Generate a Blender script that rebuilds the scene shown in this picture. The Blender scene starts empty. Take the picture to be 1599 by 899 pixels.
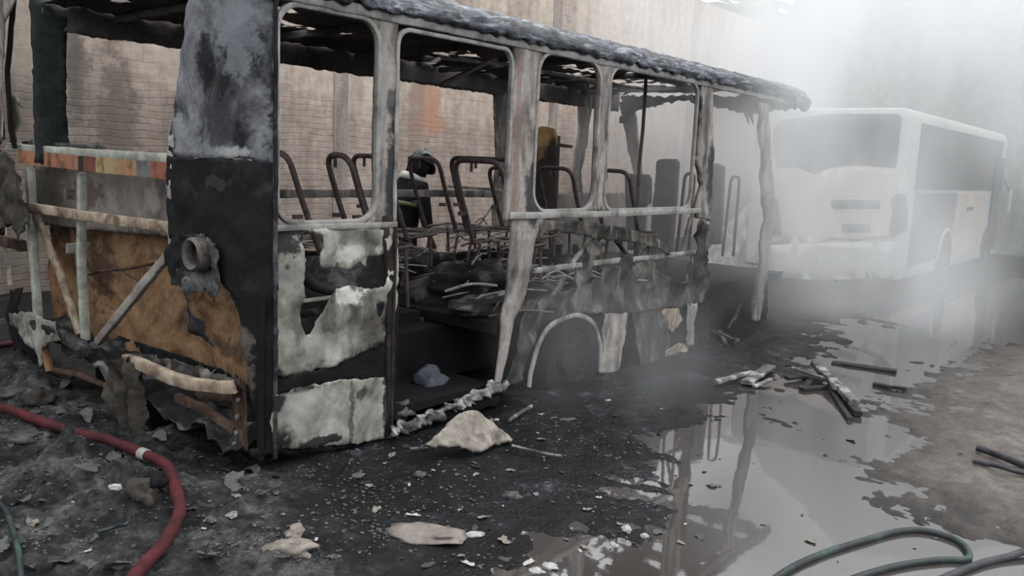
import bpy, math, random
import numpy as np
from mathutils import Vector, Matrix, noise
from mathutils.geometry import delaunay_2d_cdt
random.seed(7)
rs = np.random.RandomState(5)
sc = bpy.context.scene
COL = sc.collection
PI = math.pi

# ------------------------------------------------------------------ camera
F = 1331.0
def _n(v): return v / np.linalg.norm(v)
_X = _n(np.array([1100.0, 150.0, -F]))
_Y = np.array([-1647.0, 270.0, -F]); _Y = _n(_Y - _X * (_X @ _Y))
_Z = np.cross(_X, _Y)
ROT = np.array([_X, _Y, _Z])
CP = np.array([-2.57, -3.78, 1.65])
GZ = -0.12
cd = bpy.data.cameras.new('camera'); cam = bpy.data.objects.new('camera', cd); COL.objects.link(cam)
cd.sensor_width = 36.0; cd.lens = F / 1599.0 * 36.0; cd.clip_start = 0.05; cd.clip_end = 300
M4 = Matrix.Identity(4)
for i in range(3):
    for j in range(3): M4[i][j] = ROT[i, j]
    M4[i][3] = CP[i]
cam.matrix_world = M4
sc.camera = cam

# ------------------------------------------------------------------ light
sc.view_settings.view_transform = 'Standard'; sc.view_settings.look = 'None'
sc.view_settings.gamma = 1.0; sc.view_settings.use_curve_mapping = False
sc.view_settings.exposure = 0.0
w = bpy.data.worlds.new('overcast_sky'); sc.world = w; w.use_nodes = True
wn = w.node_tree; wn.nodes.clear()
wo = wn.nodes.new('ShaderNodeOutputWorld'); bg = wn.nodes.new('ShaderNodeBackground')
tc = wn.nodes.new('ShaderNodeTexCoord'); sp = wn.nodes.new('ShaderNodeSeparateXYZ')
wr = wn.nodes.new('ShaderNodeValToRGB')
wr.color_ramp.elements[0].position = 0.0; wr.color_ramp.elements[0].color = (0.22, 0.24, 0.26, 1)
wr.color_ramp.elements[1].position = 0.33; wr.color_ramp.elements[1].color = (0.93, 0.97, 1.0, 1)
wn.links.new(tc.outputs['Generated'], sp.inputs[0]); wn.links.new(sp.outputs['Z'], wr.inputs[0])
wn.links.new(wr.outputs[0], bg.inputs['Color']); bg.inputs['Strength'].default_value = 2.25
wn.links.new(bg.outputs[0], wo.inputs['Surface'])
ld = bpy.data.lights.new('veiled_sun', 'SUN'); ld.energy = 1.1; ld.angle = math.radians(40); ld.color = (1.0, 0.95, 0.88)
lo = bpy.data.objects.new('veiled_sun', ld); COL.objects.link(lo)
lo.rotation_euler = Vector((0.55, -0.30, 1.0)).to_track_quat('Z', 'Y').to_euler()
cy = sc.cycles
cy.use_denoising = True; cy.max_bounces = 8; cy.diffuse_bounces = 3; cy.volume_bounces = 8
cy.transparent_max_bounces = 12; cy.volume_step_rate = 1.0; cy.volume_max_steps = 96
cy.caustics_reflective = False; cy.caustics_refractive = False

# ------------------------------------------------------------------ helpers
def ray(px, py): return ROT @ np.array([px - 799.5, 449.5 - py, -F])
def sy(px, py, y=0.0):
    d = ray(px, py); t = (y - CP[1]) / d[1]; return Vector(CP + t * d)
def sx(px, py, x=0.0):
    d = ray(px, py); t = (x - CP[0]) / d[0]; return Vector(CP + t * d)
def sz(px, py, z=GZ):
    d = ray(px, py); t = (z - CP[2]) / d[2]; return Vector(CP + t * d)

def kid(o, parent):
    if parent is not None: o.parent = parent
    return o
def mesh(name, verts, faces, mat, parent=None, smooth=True, solid=0, bevel=0, sub=0, auto=True):
    me = bpy.data.meshes.new(name); me.from_pydata([tuple(v) for v in verts], [], faces); me.update()
    o = bpy.data.objects.new(name, me); COL.objects.link(o)
    mats = mat if isinstance(mat, (list, tuple)) else [mat]
    for m in mats: me.materials.append(m)
    if smooth:
        me.polygons.foreach_set('use_smooth', [True] * len(me.polygons))
        if auto:
            try: me.set_sharp_from_angle(angle=math.radians(38))
            except Exception: pass
    if sub:
        md = o.modifiers.new('sub', 'SUBSURF'); md.levels = sub; md.render_levels = sub
    if solid:
        md = o.modifiers.new('solid', 'SOLIDIFY'); md.thickness = solid; md.offset = -1 if solid > 0 else 1
    if bevel:
        md = o.modifiers.new('bevel', 'BEVEL'); md.width = bevel; md.segments = 2; md.limit_method = 'ANGLE'
    return kid(o, parent)
def tag(o, label=None, cat=None, group=None, kind=None):
    if label: o['label'] = label
    if cat: o['category'] = cat
    if group: o['group'] = group
    if kind: o['kind'] = kind
    return o
def thing(name, label, cat, loc=(0, 0, 0), group=None):
    o = bpy.data.objects.new(name, None); COL.objects.link(o); o.location = loc; o.empty_display_size = 0.2
    return tag(o, label, cat, group)

def round_path(pts, r, n=5):
    pts = [Vector(p) for p in pts]
    if len(pts) < 3 or r <= 0: return pts
    out = [pts[0]]
    for i in range(1, len(pts) - 1):
        a, b, c = pts[i - 1], pts[i], pts[i + 1]
        rr = min(r, (a - b).length * .48, (c - b).length * .48)
        p = b + (a - b).normalized() * rr; q = b + (c - b).normalized() * rr
        for k in range(n + 1):
            t = k / n
            out.append(p.lerp(b, t).lerp(b.lerp(q, t), t))
    out.append(pts[-1]); return out
def catmull(pts, n=8):
    P = [Vector(p) for p in pts]; P = [P[0] * 2 - P[1]] + P + [P[-1] * 2 - P[-2]]; out = []
    for i in range(1, len(P) - 2):
        for k in range(n):
            t = k / n; a, b, c, d = P[i - 1], P[i], P[i + 1], P[i + 2]
            out.append(0.5 * ((2 * b) + (c - a) * t + (2 * a - 5 * b + 4 * c - d) * t * t + (3 * b - a - 3 * c + d) * t ** 3))
    out.append(P[-2]); return out
def sweep_data(path, section, closed=False, wob=0.0, seed=0, up=None, scale=None):
    path = [Vector(p) for p in path]; n = len(path); m = len(section); V = []; Fc = []
    t0 = (path[1] - path[0]).normalized()
    ref = Vector(up) if up else (Vector((0, 0, 1)) if abs(t0.z) < .9 else Vector((1, 0, 0)))
    nrm = (ref - t0 * ref.dot(t0)).normalized()
    for i, p in enumerate(path):
        a = path[i - 1] if i else (path[-1] if closed else p); b = path[i + 1] if i < n - 1 else (path[0] if closed else p)
        t = (b - a).normalized(); nrm = (nrm - t * nrm.dot(t)).normalized(); bi = t.cross(nrm)
        s = scale(i / (n - 1)) if scale else 1.0
        for (u, v) in section:
            q = p + bi * (u * s) + nrm * (v * s)
            if wob: q = q + noise.noise_vector(q * 9 + Vector((seed, 0, 0))) * wob
            V.append(q)
    for i in range(n if closed else n - 1):
        for k in range(m):
            a = i * m + k; b = i * m + (k + 1) % m; c = ((i + 1) % n) * m + (k + 1) % m; d = ((i + 1) % n) * m + k
            Fc.append((a, b, c, d))
    if not closed:
        Fc.append(tuple(range(m - 1, -1, -1))); Fc.append(tuple((n - 1) * m + k for k in range(m)))
    return V, Fc
def circ(r, m=10): return [(r * math.cos(2 * PI * k / m), r * math.sin(2 * PI * k / m)) for k in range(m)]
def rect(w_, h_): return [(-w_ / 2, -h_ / 2), (w_ / 2, -h_ / 2), (w_ / 2, h_ / 2), (-w_ / 2, h_ / 2)]
def rrect(w_, h_, r=None, n=2):
    r = r or min(w_, h_) * .2; o = []
    for cx, cy_, a0 in ((w_/2-r, h_/2-r, 0), (-w_/2+r, h_/2-r, PI/2), (-w_/2+r, -h_/2+r, PI), (w_/2-r, -h_/2+r, 1.5*PI)):
        for k in range(n + 1):
            a = a0 + PI / 2 * k / n; o.append((cx + r * math.cos(a), cy_ + r * math.sin(a)))
    return o
def tube(name, path, r, mat, parent=None, m=10, wob=0.0, closed=False, scale=None):
    V, Fc = sweep_data(path, circ(r, m), closed, wob, random.random() * 50, scale=scale)
    return mesh(name, V, Fc, mat, parent)
def densify(path, step):
    path = [Vector(p) for p in path]; out = [path[0]]
    for a, b in zip(path, path[1:]):
        k = max(1, int((b - a).length / step))
        for i in range(1, k + 1): out.append(a.lerp(b, i / k))
    return out
def beam(name, path, w_, h_, mat, parent=None, wob=0.0, up=None, step=.06):
    V, Fc = sweep_data(densify(path, step) if wob else path, rrect(w_, h_), False, wob, random.random() * 50, up)
    return mesh(name, V, Fc, mat, parent)
def join(parts):
    V = []; Fc = []
    for v, f in parts:
        o = len(V); V += list(v); Fc += [tuple(i + o for i in g) for g in f]
    return V, Fc
def boxdata(c, s):
    x, y, z = c; a, b, d = s[0]/2, s[1]/2, s[2]/2
    V = [Vector((x+i*a, y+j*b, z+k*d)) for i in (-1, 1) for j in (-1, 1) for k in (-1, 1)]
    return V, [(0,1,3,2),(4,6,7,5),(0,4,5,1),(2,3,7,6),(0,2,6,4),(1,5,7,3)]
def box(name, c, s, mat, parent=None, bevel=.004):
    V, Fc = boxdata(c, s); return mesh(name, V, Fc, mat, parent, bevel=bevel)

def inside(p, poly):
    x, y = p; c = False; n = len(poly); j = n - 1
    for i in range(n):
        xi, yi = poly[i]; xj, yj = poly[j]
        if (yi > y) != (yj > y) and x < (xj - xi) * (y - yi) / (yj - yi) + xi: c = not c
        j = i
    return c
def ragline(poly, step, amp, seed):
    out = []; n = len(poly)
    for i in range(n):
        a = Vector(poly[i]); b = Vector(poly[(i + 1) % n]); L = (b - a).length
        k = max(1, int(L / step)); nn = Vector((-(b - a).y, (b - a).x)) / max(L, 1e-6)
        for q in range(k):
            t = q / k; p = a.lerp(b, t); f = 0 if q == 0 else 1
            d = (noise.noise(Vector((p.x * 22, p.y * 22, seed))) + .6 * noise.noise(Vector((p.x * 60, p.y * 60, seed + 9)))) * amp * f
            out.append((p.x + nn.x * d, p.y + nn.y * d))
    return out
def sheet(name, outline, mapf, mat, parent=None, holes=(), step=.035, rag=.006, bump=.008, thick=.006, freq=6, seed=None, smooth=True):
    """a sheet of metal: ragged outline with holes in (u,v), placed in space by mapf(u,v,d)"""
    seed = random.random() * 100 if seed is None else seed
    loops = [ragline(outline, step * .6, rag, seed)] + [ragline(h, step * .6, rag, seed + 3) for h in holes]
    pts = []; edges = []
    for L in loops:
        o = len(pts); pts += [Vector(p) for p in L]; edges += [(o + i, o + (i + 1) % len(L)) for i in range(len(L))]
    us = [p[0] for p in loops[0]]; vs = [p[1] for p in loops[0]]
    nu = int((max(us) - min(us)) / step) + 1; nv = int((max(vs) - min(vs)) / step) + 1
    for i in range(nu + 1):
        for j in range(nv + 1):
            p = (min(us) + (i + .5 * (j % 2) + random.uniform(-.2, .2)) * step, min(vs) + (j + random.uniform(-.2, .2)) * step)
            if inside(p, loops[0]) and not any(inside(p, h) for h in loops[1:]): pts.append(Vector(p))
    r = delaunay_2d_cdt(pts, edges, [], 0, 1e-5)
    vo, fo = r[0], r[2]; F2 = []
    for f in fo:
        c = sum((vo[i] for i in f), Vector((0, 0))) / len(f)
        if inside(c, loops[0]) and not any(inside(c, h) for h in loops[1:]): F2.append(tuple(f))
    used = sorted({i for f in F2 for i in f}); mp = {a: b for b, a in enumerate(used)}
    V = []
    for i in used:
        u, v = vo[i]
        d = (noise.noise(Vector((u * freq, v * freq, seed))) + .45 * noise.noise(Vector((u * freq * 2.7, v * freq * 2.7, seed)))) * bump
        V.append(mapf(u, v, d))
    return mesh(name, V, [tuple(mp[i] for i in f) for f in F2], mat, parent, smooth=smooth, solid=thick, auto=False)
def mY(y0): return lambda u, v, d: Vector((u, y0 + d, v))
def mX(x0): return lambda u, v, d: Vector((x0 + d, u, v))
def mZ(z0): return lambda u, v, d: Vector((u, v, z0 + d))
def pY(pts, y=0.0): return [(lambda q: (q.x, q.z))(sy(a, b, y)) for a, b in pts]
def pX(pts, x=0.0): return [(lambda q: (q.y, q.z))(sx(a, b, x)) for a, b in pts]
def pZ(pts, z=GZ): return [(lambda q: (q.x, q.y))(sz(a, b, z)) for a, b in pts]
def rwin(x0, x1, z0, z1, r, n=6):
    o = []
    for cx, cz, a0 in ((x1-r, z1-r, 0), (x0+r, z1-r, PI/2), (x0+r, z0+r, PI), (x1-r, z0+r, 1.5*PI)):
        for k in range(n + 1):
            a = a0 + PI/2*k/n; o.append((cx + r*math.cos(a), cz + r*math.sin(a)))
    return o

# ------------------------------------------------------------------ materials
def lin(c): return tuple(((x/255) / 12.92 if x/255 <= .04045 else ((x/255 + .055) / 1.055) ** 2.4) for x in c) + (1,)
def nodes(name):
    m = bpy.data.materials.new(name); m.use_nodes = True; nt = m.node_tree
    return m, nt, nt.nodes['Principled BSDF'], nt.links
def N(nt, t, **k):
    n = nt.nodes.new(t)
    for a, b in k.items():
        if a in n.inputs: n.inputs[a].default_value = b
        else: setattr(n, a, b)
    return n
def burnt(name, stops, scale=4.0, detail=8, rough=.75, bump=.25, stretch=(1, 1, 1), metal=0.0, dist=.6, spec=.4, bscale=30, offs=(0, 0, 0), frough=.62):
    """ash, soot and rust patches: noise through a colour ramp"""
    m, nt, b, L = nodes(name)
    tcn = N(nt, 'ShaderNodeTexCoord'); mp = N(nt, 'ShaderNodeMapping'); mp.inputs['Scale'].default_value = stretch; mp.inputs['Location'].default_value = offs
    L.new(tcn.outputs['Object'], mp.inputs[0])
    nz = N(nt, 'ShaderNodeTexNoise'); nz.inputs['Scale'].default_value = scale; nz.inputs['Detail'].default_value = detail
    nz.inputs['Roughness'].default_value = frough; nz.inputs['Distortion'].default_value = dist
    L.new(mp.outputs[0], nz.inputs['Vector'])
    r = N(nt, 'ShaderNodeValToRGB'); els = r.color_ramp.elements
    els[0].position = stops[0][0]; els[0].color = lin(stops[0][1]); els[1].position = stops[-1][0]; els[1].color = lin(stops[-1][1])
    for p, c in stops[1:-1]:
        e = els.new(p); e.color = lin(c)
    L.new(nz.outputs['Fac'], r.inputs[0])
    n2 = N(nt, 'ShaderNodeTexNoise'); n2.inputs['Scale'].default_value = bscale; n2.inputs['Detail'].default_value = 6
    L.new(tcn.outputs['Object'], n2.inputs['Vector'])
    mx = N(nt, 'ShaderNodeMix', data_type='RGBA', blend_type='OVERLAY'); mx.inputs[0].default_value = .45
    L.new(r.outputs[0], mx.inputs[6]); L.new(n2.outputs['Fac'], mx.inputs[7]); L.new(mx.outputs[2], b.inputs['Base Color'])
    bp = N(nt, 'ShaderNodeBump'); bp.inputs['Strength'].default_value = bump; bp.inputs['Distance'].default_value = .02
    L.new(n2.outputs['Fac'], bp.inputs['Height']); L.new(bp.outputs[0], b.inputs['Normal'])
    b.inputs['Roughness'].default_value = rough; b.inputs['Metallic'].default_value = metal; b.inputs['Specular IOR Level'].default_value = spec
    return m
def plain(name, c, rough=.6, metal=0, spec=.5):
    return burnt(name, [(.2, tuple(int(x*.8) for x in c)), (.8, c)], 6, 5, rough, .06, metal=metal, spec=spec)

BLK = (18, 18, 20)
M = {}
M['soot'] = burnt('black_soot', [(.3, (9, 9, 10)), (.6, (19, 19, 20)), (.8, (36, 36, 38))], 5, rough=.85, spec=.2)
M['soot_ash'] = burnt('soot_with_ash', [(.35, (20, 20, 22)), (.5, (38, 37, 38)), (.58, (80, 79, 80)), (.75, (120, 120, 122))], 3.2, rough=.85, spec=.2)
M['ash_panel'] = burnt('ash_white_panel', [(.30, (30, 28, 27)), (.40, (84, 80, 74)), (.5, (124, 121, 114)), (.62, (146, 144, 138)), (.8, (166, 164, 158))], 2.6, rough=.7, bump=.12, spec=.3, stretch=(1.3, 1, .8))
M['pale'] = burnt('pale_scorched_metal', [(.25, (48, 44, 42)), (.42, (98, 94, 90)), (.58, (150, 146, 141)), (.8, (176, 172, 168))], 3.5, rough=.6, bump=.12, stretch=(1.5, 1.5, .5))
M['pillar'] = burnt('heat_stained_pillar', [(.28, (38, 37, 37)), (.42, (96, 90, 86)), (.55, (142, 134, 128)), (.75, (160, 154, 149))], 2.6, rough=.6, bump=.12, stretch=(2.5, 2.5, .7))
M['frame'] = burnt('grey_window_frame', [(.3, (72, 70, 68)), (.5, (132, 129, 125)), (.75, (164, 161, 158))], 4, rough=.55, bump=.1)
M['corner'] = burnt('corner_panel_ash', [(.38, (18, 18, 20)), (.45, (66, 66, 69)), (.55, (106, 106, 110)), (.75, (136, 137, 141))], 2.4, rough=.8, spec=.25)
M['roofskin'] = burnt('charred_roof_skin', [(.34, (20, 20, 24)), (.46, (44, 45, 51)), (.54, (84, 86, 94)), (.6, (126, 128, 136)), (.68, (168, 170, 176))], 5, rough=.55, bump=.5, stretch=(.55, 3, 3.4), dist=1.4, frough=.7, spec=.5)
M['ceiling'] = burnt('sooty_ceiling', [(.3, (56, 52, 51)), (.6, (94, 88, 86)), (.8, (124, 118, 115))], 2.5, rough=.9, spec=.2)
M['rust'] = burnt('orange_rust_sheet', [(.28, (38, 30, 27)), (.4, (78, 58, 44)), (.5, (122, 93, 67)), (.6, (136, 108, 82)), (.7, (100, 83, 71)), (.85, (126, 117, 106))], 2.3, rough=.85, bump=.2, spec=.2, dist=1.2)
M['rustdark'] = burnt('dark_rust', [(.3, (34, 27, 24)), (.5, (66, 52, 44)), (.7, (96, 78, 66))], 6, rough=.85, spec=.2)
M['cream'] = burnt('cream_scorched_beam', [(.3, (60, 48, 42)), (.42, (110, 92, 78)), (.55, (150, 136, 118)), (.7, (166, 154, 138)), (.8, (140, 108, 88))], 6, rough=.7, bump=.1)
M['greenish'] = burnt('pale_grey_green_beam', [(.3, (112, 112, 104)), (.6, (158, 160, 150)), (.8, (172, 174, 166))], 6, rough=.6, bump=.08)
M['greysheet'] = burnt('grey_stained_sheet', [(.3, (70, 60, 56)), (.5, (122, 114, 108)), (.7, (150, 146, 138))], 2.0, rough=.7, bump=.08)
M['hoop'] = burnt('brown_scorched_tube', [(.3, (46, 38, 38)), (.55, (78, 66, 64)), (.8, (104, 90, 86))], 8, rough=.6, bump=.1)
M['wire'] = burnt('grey_burnt_wire', [(.3, (84, 80, 78)), (.6, (148, 144, 140)), (.8, (186, 184, 182))], 9, rough=.5, bump=.1)
M['tan'] = burnt('tan_foam_charred', [(.3, (150, 118, 74)), (.7, (186, 150, 100))], 2.3, rough=.8, spec=.2)
M['white'] = burnt('bus_white_paint', [(.3, (172, 171, 168)), (.7, (204, 203, 200))], 1.2, rough=.35, bump=.02)
M['offwhite'] = burnt('bus_cream_paint', [(.3, (176, 162, 148)), (.7, (200, 186, 172))], 1.2, rough=.4, bump=.02)
M['glass'] = plain('dark_tinted_glass', (42, 46, 50), .12, 0, .6)
M['rubber'] = plain('black_rubber', (28, 28, 30), .7)
M['darkgrey'] = plain('dark_grey_plastic', (74, 74, 78), .6)
M['lampred'] = plain('dull_red_lamp_lens', (120, 66, 60), .3)
M['lampclear'] = plain('clear_lamp_lens', (150, 150, 152), .25)
M['sidegrey'] = plain('grey_lower_side_paint', (128, 130, 134), .5)
M['lampring'] = burnt('ashy_lamp_ring', [(.35, (50, 47, 45)), (.55, (92, 87, 83)), (.75, (128, 122, 117))], 9, rough=.8, bump=.3)
M['darkcorner'] = burnt('greenish_black_corner', [(.3, (22, 25, 25)), (.55, (40, 44, 43)), (.75, (58, 60, 58))], 4, rough=.8, spec=.2)
M['bluegrey'] = burnt('bluish_burnt_foam', [(.3, (48, 52, 58)), (.6, (78, 82, 90)), (.8, (100, 104, 112))], 8, rough=.9, bump=.4)
M['rimdark'] = burnt('dark_burnt_rim', [(.3, (24, 20, 19)), (.55, (44, 38, 35)), (.75, (66, 58, 53))], 7, rough=.8, spec=.2)
M['redhose'] = burnt('red_fabric_hose', [(.3, (42, 14, 18)), (.6, (72, 21, 27)), (.8, (88, 36, 38))], 9, rough=.75, bump=.2, spec=.3)
M['greenhose'] = burnt('dirty_green_hose', [(.4, (24, 27, 31)), (.55, (36, 46, 46)), (.75, (56, 88, 78))], 7, rough=.55, bump=.1)
M['blackhose'] = burnt('black_cable', [(.3, (28, 28, 32)), (.7, (58, 58, 64))], 8, rough=.6)
M['plaster'] = burnt('beige_plaster_slab', [(.32, (70, 66, 62)), (.45, (108, 101, 94)), (.58, (138, 130, 121)), (.8, (156, 148, 139))], 6, rough=.85, bump=.4)
M['wood'] = burnt('ashy_burnt_wood', [(.35, (34, 33, 34)), (.5, (98, 96, 96)), (.65, (164, 162, 162)), (.85, (196, 194, 192))], 7, rough=.8, bump=.4, stretch=(1, 1, 1))
M['charwood'] = burnt('charred_wood', [(.3, (20, 20, 22)), (.6, (44, 43, 44)), (.8, (90, 88, 88))], 8, rough=.8, bump=.4)
M['ash'] = burnt('grey_ash', [(.3, (36, 36, 38)), (.5, (68, 67, 67)), (.7, (106, 104, 102)), (.85, (140, 138, 134))], 9, rough=.9, bump=.5, spec=.2)
M['paleflake'] = burnt('pale_debris', [(.3, (48, 48, 50)), (.6, (84, 83, 83)), (.8, (128, 126, 125))], 14, rough=.8, bump=.3)
M['belly'] = burnt('brown_grey_burnt_metal', [(.3, (20, 19, 18)), (.44, (38, 36, 34)), (.54, (64, 60, 56)), (.64, (102, 96, 90)), (.8, (132, 126, 119))], 4.2, rough=.75, bump=.25, spec=.3, stretch=(1.6, 1, .7))
M['cloth'] = burnt('burnt_hanging_cloth', [(.3, (30, 27, 26)), (.55, (64, 60, 56)), (.8, (92, 86, 80))], 5, rough=.95, bump=.4, spec=.1)
M['jacket'] = plain('dark_navy_jacket', (27, 26, 31), .85, spec=.2)
M['trousers'] = plain('dark_fire_trousers', (34, 34, 38), .85, spec=.2)
M['hivis'] = plain('yellow_reflective_band', (118, 124, 84), .5)
M['silver'] = plain('silver_reflective_band', (212, 210, 204), .4)
M['helmet'] = plain('glossy_black_helmet', (14, 14, 17), .14, 0, .4)
M['skin'] = plain('skin', (150, 108, 88), .6)
M['leather'] = plain('black_leather', (32, 30, 30), .6)
M['leaf'] = burnt('palm_leaf', [(.3, (36, 48, 34)), (.7, (70, 88, 60))], 3, rough=.6)
M['bark'] = burnt('palm_bark', [(.3, (70, 62, 54)), (.7, (120, 110, 98))], 8, rough=.9)
M['rubblew'] = burnt('pale_rubble', [(.3, (120, 118, 116)), (.6, (180, 178, 176)), (.8, (214, 214, 214))], 5, rough=.85, bump=.4)

def striped():
    """reflective strip on the rear beam: orange, red, yellow and charred blocks along Y"""
    m, nt, b, L = nodes('scorched_reflective_strip')
    t = N(nt, 'ShaderNodeTexCoord'); s = N(nt, 'ShaderNodeSeparateXYZ'); L.new(t.outputs['Object'], s.inputs[0])
    mr = N(nt, 'ShaderNodeMapRange'); mr.inputs['From Min'].default_value = .84; mr.inputs['From Max'].default_value = 2.85
    L.new(s.outputs['Y'], mr.inputs['Value'])
    r = N(nt, 'ShaderNodeValToRGB'); r.color_ramp.interpolation = 'CONSTANT'; e = r.color_ramp.elements
    st = [(0, (132, 78, 62)), (.10, (100, 98, 98)), (.18, (146, 112, 82)), (.30, (150, 128, 94)), (.44, (104, 60, 48)), (.52, (28, 26, 26)), (.56, (142, 98, 76)), (.76, (112, 72, 56)), (.79, (150, 106, 80))]
    e[0].position = 0; e[0].color = lin(st[0][1]); e[1].position = st[-1][0]; e[1].color = lin(st[-1][1])
    for p, c in st[1:-1]: k = e.new(p); k.color = lin(c)
    nz = N(nt, 'ShaderNodeTexNoise'); nz.inputs['Scale'].default_value = 14; nz.inputs['Detail'].default_value = 6; L.new(t.outputs['Object'], nz.inputs['Vector'])
    r2 = N(nt, 'ShaderNodeValToRGB'); r2.color_ramp.elements[0].position = .3; r2.color_ramp.elements[0].color = (.25, .2, .18, 1); r2.color_ramp.elements[1].position = .5; r2.color_ramp.elements[1].color = (1, 1, 1, 1)
    L.new(nz.outputs['Fac'], r2.inputs[0])
    mx = N(nt, 'ShaderNodeMix', data_type='RGBA', blend_type='MULTIPLY'); mx.inputs[0].default_value = .8
    L.new(mr.outputs[0], r.inputs[0]); L.new(r.outputs[0], mx.inputs[6]); L.new(r2.outputs[0], mx.inputs[7]); L.new(mx.outputs[2], b.inputs['Base Color'])
    b.inputs['Roughness'].default_value = .6
    return m
M['strip'] = striped()

def wallmat(name, base, warm, dark, axis='X', rough_z=2.2, patch=True):
    """block wall: rendered blocks above, rough thin courses with damp stain below"""
    m, nt, b, L = nodes(name)
    t = N(nt, 'ShaderNodeTexCoord'); s = N(nt, 'ShaderNodeSeparateXYZ'); L.new(t.outputs['Object'], s.inputs[0])
    cv = N(nt, 'ShaderNodeCombineXYZ'); L.new(s.outputs[axis], cv.inputs[0]); L.new(s.outputs['Z'], cv.inputs[1])
    nzv = N(nt, 'ShaderNodeTexNoise'); nzv.inputs['Scale'].default_value = 3; nzv.inputs['Detail'].default_value = 4; L.new(cv.outputs[0], nzv.inputs['Vector'])
    sub = N(nt, 'ShaderNodeVectorMath', operation='SCALE'); sub.inputs['Scale'].default_value = .1; L.new(nzv.outputs['Color'], sub.inputs[0])
    add = N(nt, 'ShaderNodeVectorMath', operation='ADD'); L.new(cv.outputs[0], add.inputs[0]); L.new(sub.outputs[0], add.inputs[1])
    def brick(wd, ht, mort, c1, c2, cm, sm):
        k = N(nt, 'ShaderNodeTexBrick'); k.inputs['Scale'].default_value = 1; k.inputs['Brick Width'].default_value = wd; k.inputs['Row Height'].default_value = ht
        k.inputs['Mortar Size'].default_value = mort; k.inputs['Mortar Smooth'].default_value = sm
        k.inputs['Color1'].default_value = lin(c1); k.inputs['Color2'].default_value = lin(c2); k.inputs['Mortar'].default_value = lin(cm)
        L.new(add.outputs[0], k.inputs['Vector']); return k
    up = brick(.42, .21, .007, base, warm, dark, .3)
    lo_ = brick(.5, .085, .008, tuple(int(x*.94) for x in base), tuple(int(x*.9) for x in warm), tuple(int(x*.84) for x in dark), 1.0)
    n1 = N(nt, 'ShaderNodeTexNoise'); n1.inputs['Scale'].default_value = .9; n1.inputs['Detail'].default_value = 9; n1.inputs['Roughness'].default_value = .65; L.new(cv.outputs[0], n1.inputs['Vector'])
    # smear of old render hides most of the joints
    r0 = N(nt, 'ShaderNodeValToRGB'); r0.color_ramp.elements[0].position = .36; r0.color_ramp.elements[1].position = .5; L.new(n1.outputs['Fac'], r0.inputs[0])
    ren = N(nt, 'ShaderNodeMix', data_type='RGBA'); L.new(r0.outputs[0], ren.inputs[0]); L.new(up.outputs['Color'], ren.inputs[6]); ren.inputs[7].default_value = lin(tuple(int(x*1.03) for x in base))
    n5 = N(nt, 'ShaderNodeTexNoise'); n5.inputs['Scale'].default_value = 2.2; n5.inputs['Detail'].default_value = 7; n5.inputs['Roughness'].default_value = .7; L.new(add.outputs[0], n5.inputs['Vector'])
    r5 = N(nt, 'ShaderNodeValToRGB'); r5.color_ramp.elements[0].position = .34; r5.color_ramp.elements[1].position = .56; L.new(n5.outputs['Fac'], r5.inputs[0])
    lom = N(nt, 'ShaderNodeMix', data_type='RGBA'); L.new(r5.outputs[0], lom.inputs[0]); L.new(lo_.outputs['Color'], lom.inputs[6]); lom.inputs[7].default_value = lin(tuple(int(x*.93) for x in base))
    # height mask
    mth = N(nt, 'ShaderNodeMath', operation='MULTIPLY_ADD'); mth.inputs[1].default_value = 1.6; L.new(n1.outputs['Fac'], mth.inputs[0]); L.new(s.outputs['Z'], mth.inputs[2])
    mr = N(nt, 'ShaderNodeMapRange'); mr.inputs['From Min'].default_value = rough_z + .75; mr.inputs['From Max'].default_value = rough_z + 1.15; L.new(mth.outputs[0], mr.inputs['Value'])
    hm = N(nt, 'ShaderNodeMix', data_type='RGBA'); L.new(mr.outputs[0], hm.inputs[0]); L.new(lom.outputs[2], hm.inputs[6]); L.new(ren.outputs[2], hm.inputs[7])
    # damp stain streaks
    mp = N(nt, 'ShaderNodeMapping'); mp.inputs['Scale'].default_value = (1.3, .22, 1); L.new(cv.outputs[0], mp.inputs[0])
    n3 = N(nt, 'ShaderNodeTexNoise'); n3.inputs['Scale'].default_value = 1.4; n3.inputs['Detail'].default_value = 8; n3.inputs['Roughness'].default_value = .7; L.new(mp.outputs[0], n3.inputs['Vector'])
    r3 = N(nt, 'ShaderNodeValToRGB'); r3.color_ramp.elements[0].position = .34; r3.color_ramp.elements[0].color = (.38, .36, .34, 1); r3.color_ramp.elements[1].position = .54; r3.color_ramp.elements[1].color = (1, 1, 1, 1)
    L.new(n3.outputs['Fac'], r3.inputs[0])
    st = N(nt, 'ShaderNodeMix', data_type='RGBA', blend_type='MULTIPLY'); st.inputs[0].default_value = .65; L.new(hm.outputs[2], st.inputs[6]); L.new(r3.outputs[0], st.inputs[7])
    n4 = N(nt, 'ShaderNodeTexNoise'); n4.inputs['Scale'].default_value = 6; n4.inputs['Detail'].default_value = 8; L.new(cv.outputs[0], n4.inputs['Vector'])
    ov = N(nt, 'ShaderNodeMix', data_type='RGBA', blend_type='OVERLAY'); ov.inputs[0].default_value = .45; L.new(st.outputs[2], ov.inputs[6]); L.new(n4.outputs['Fac'], ov.inputs[7])
    last = ov
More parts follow.
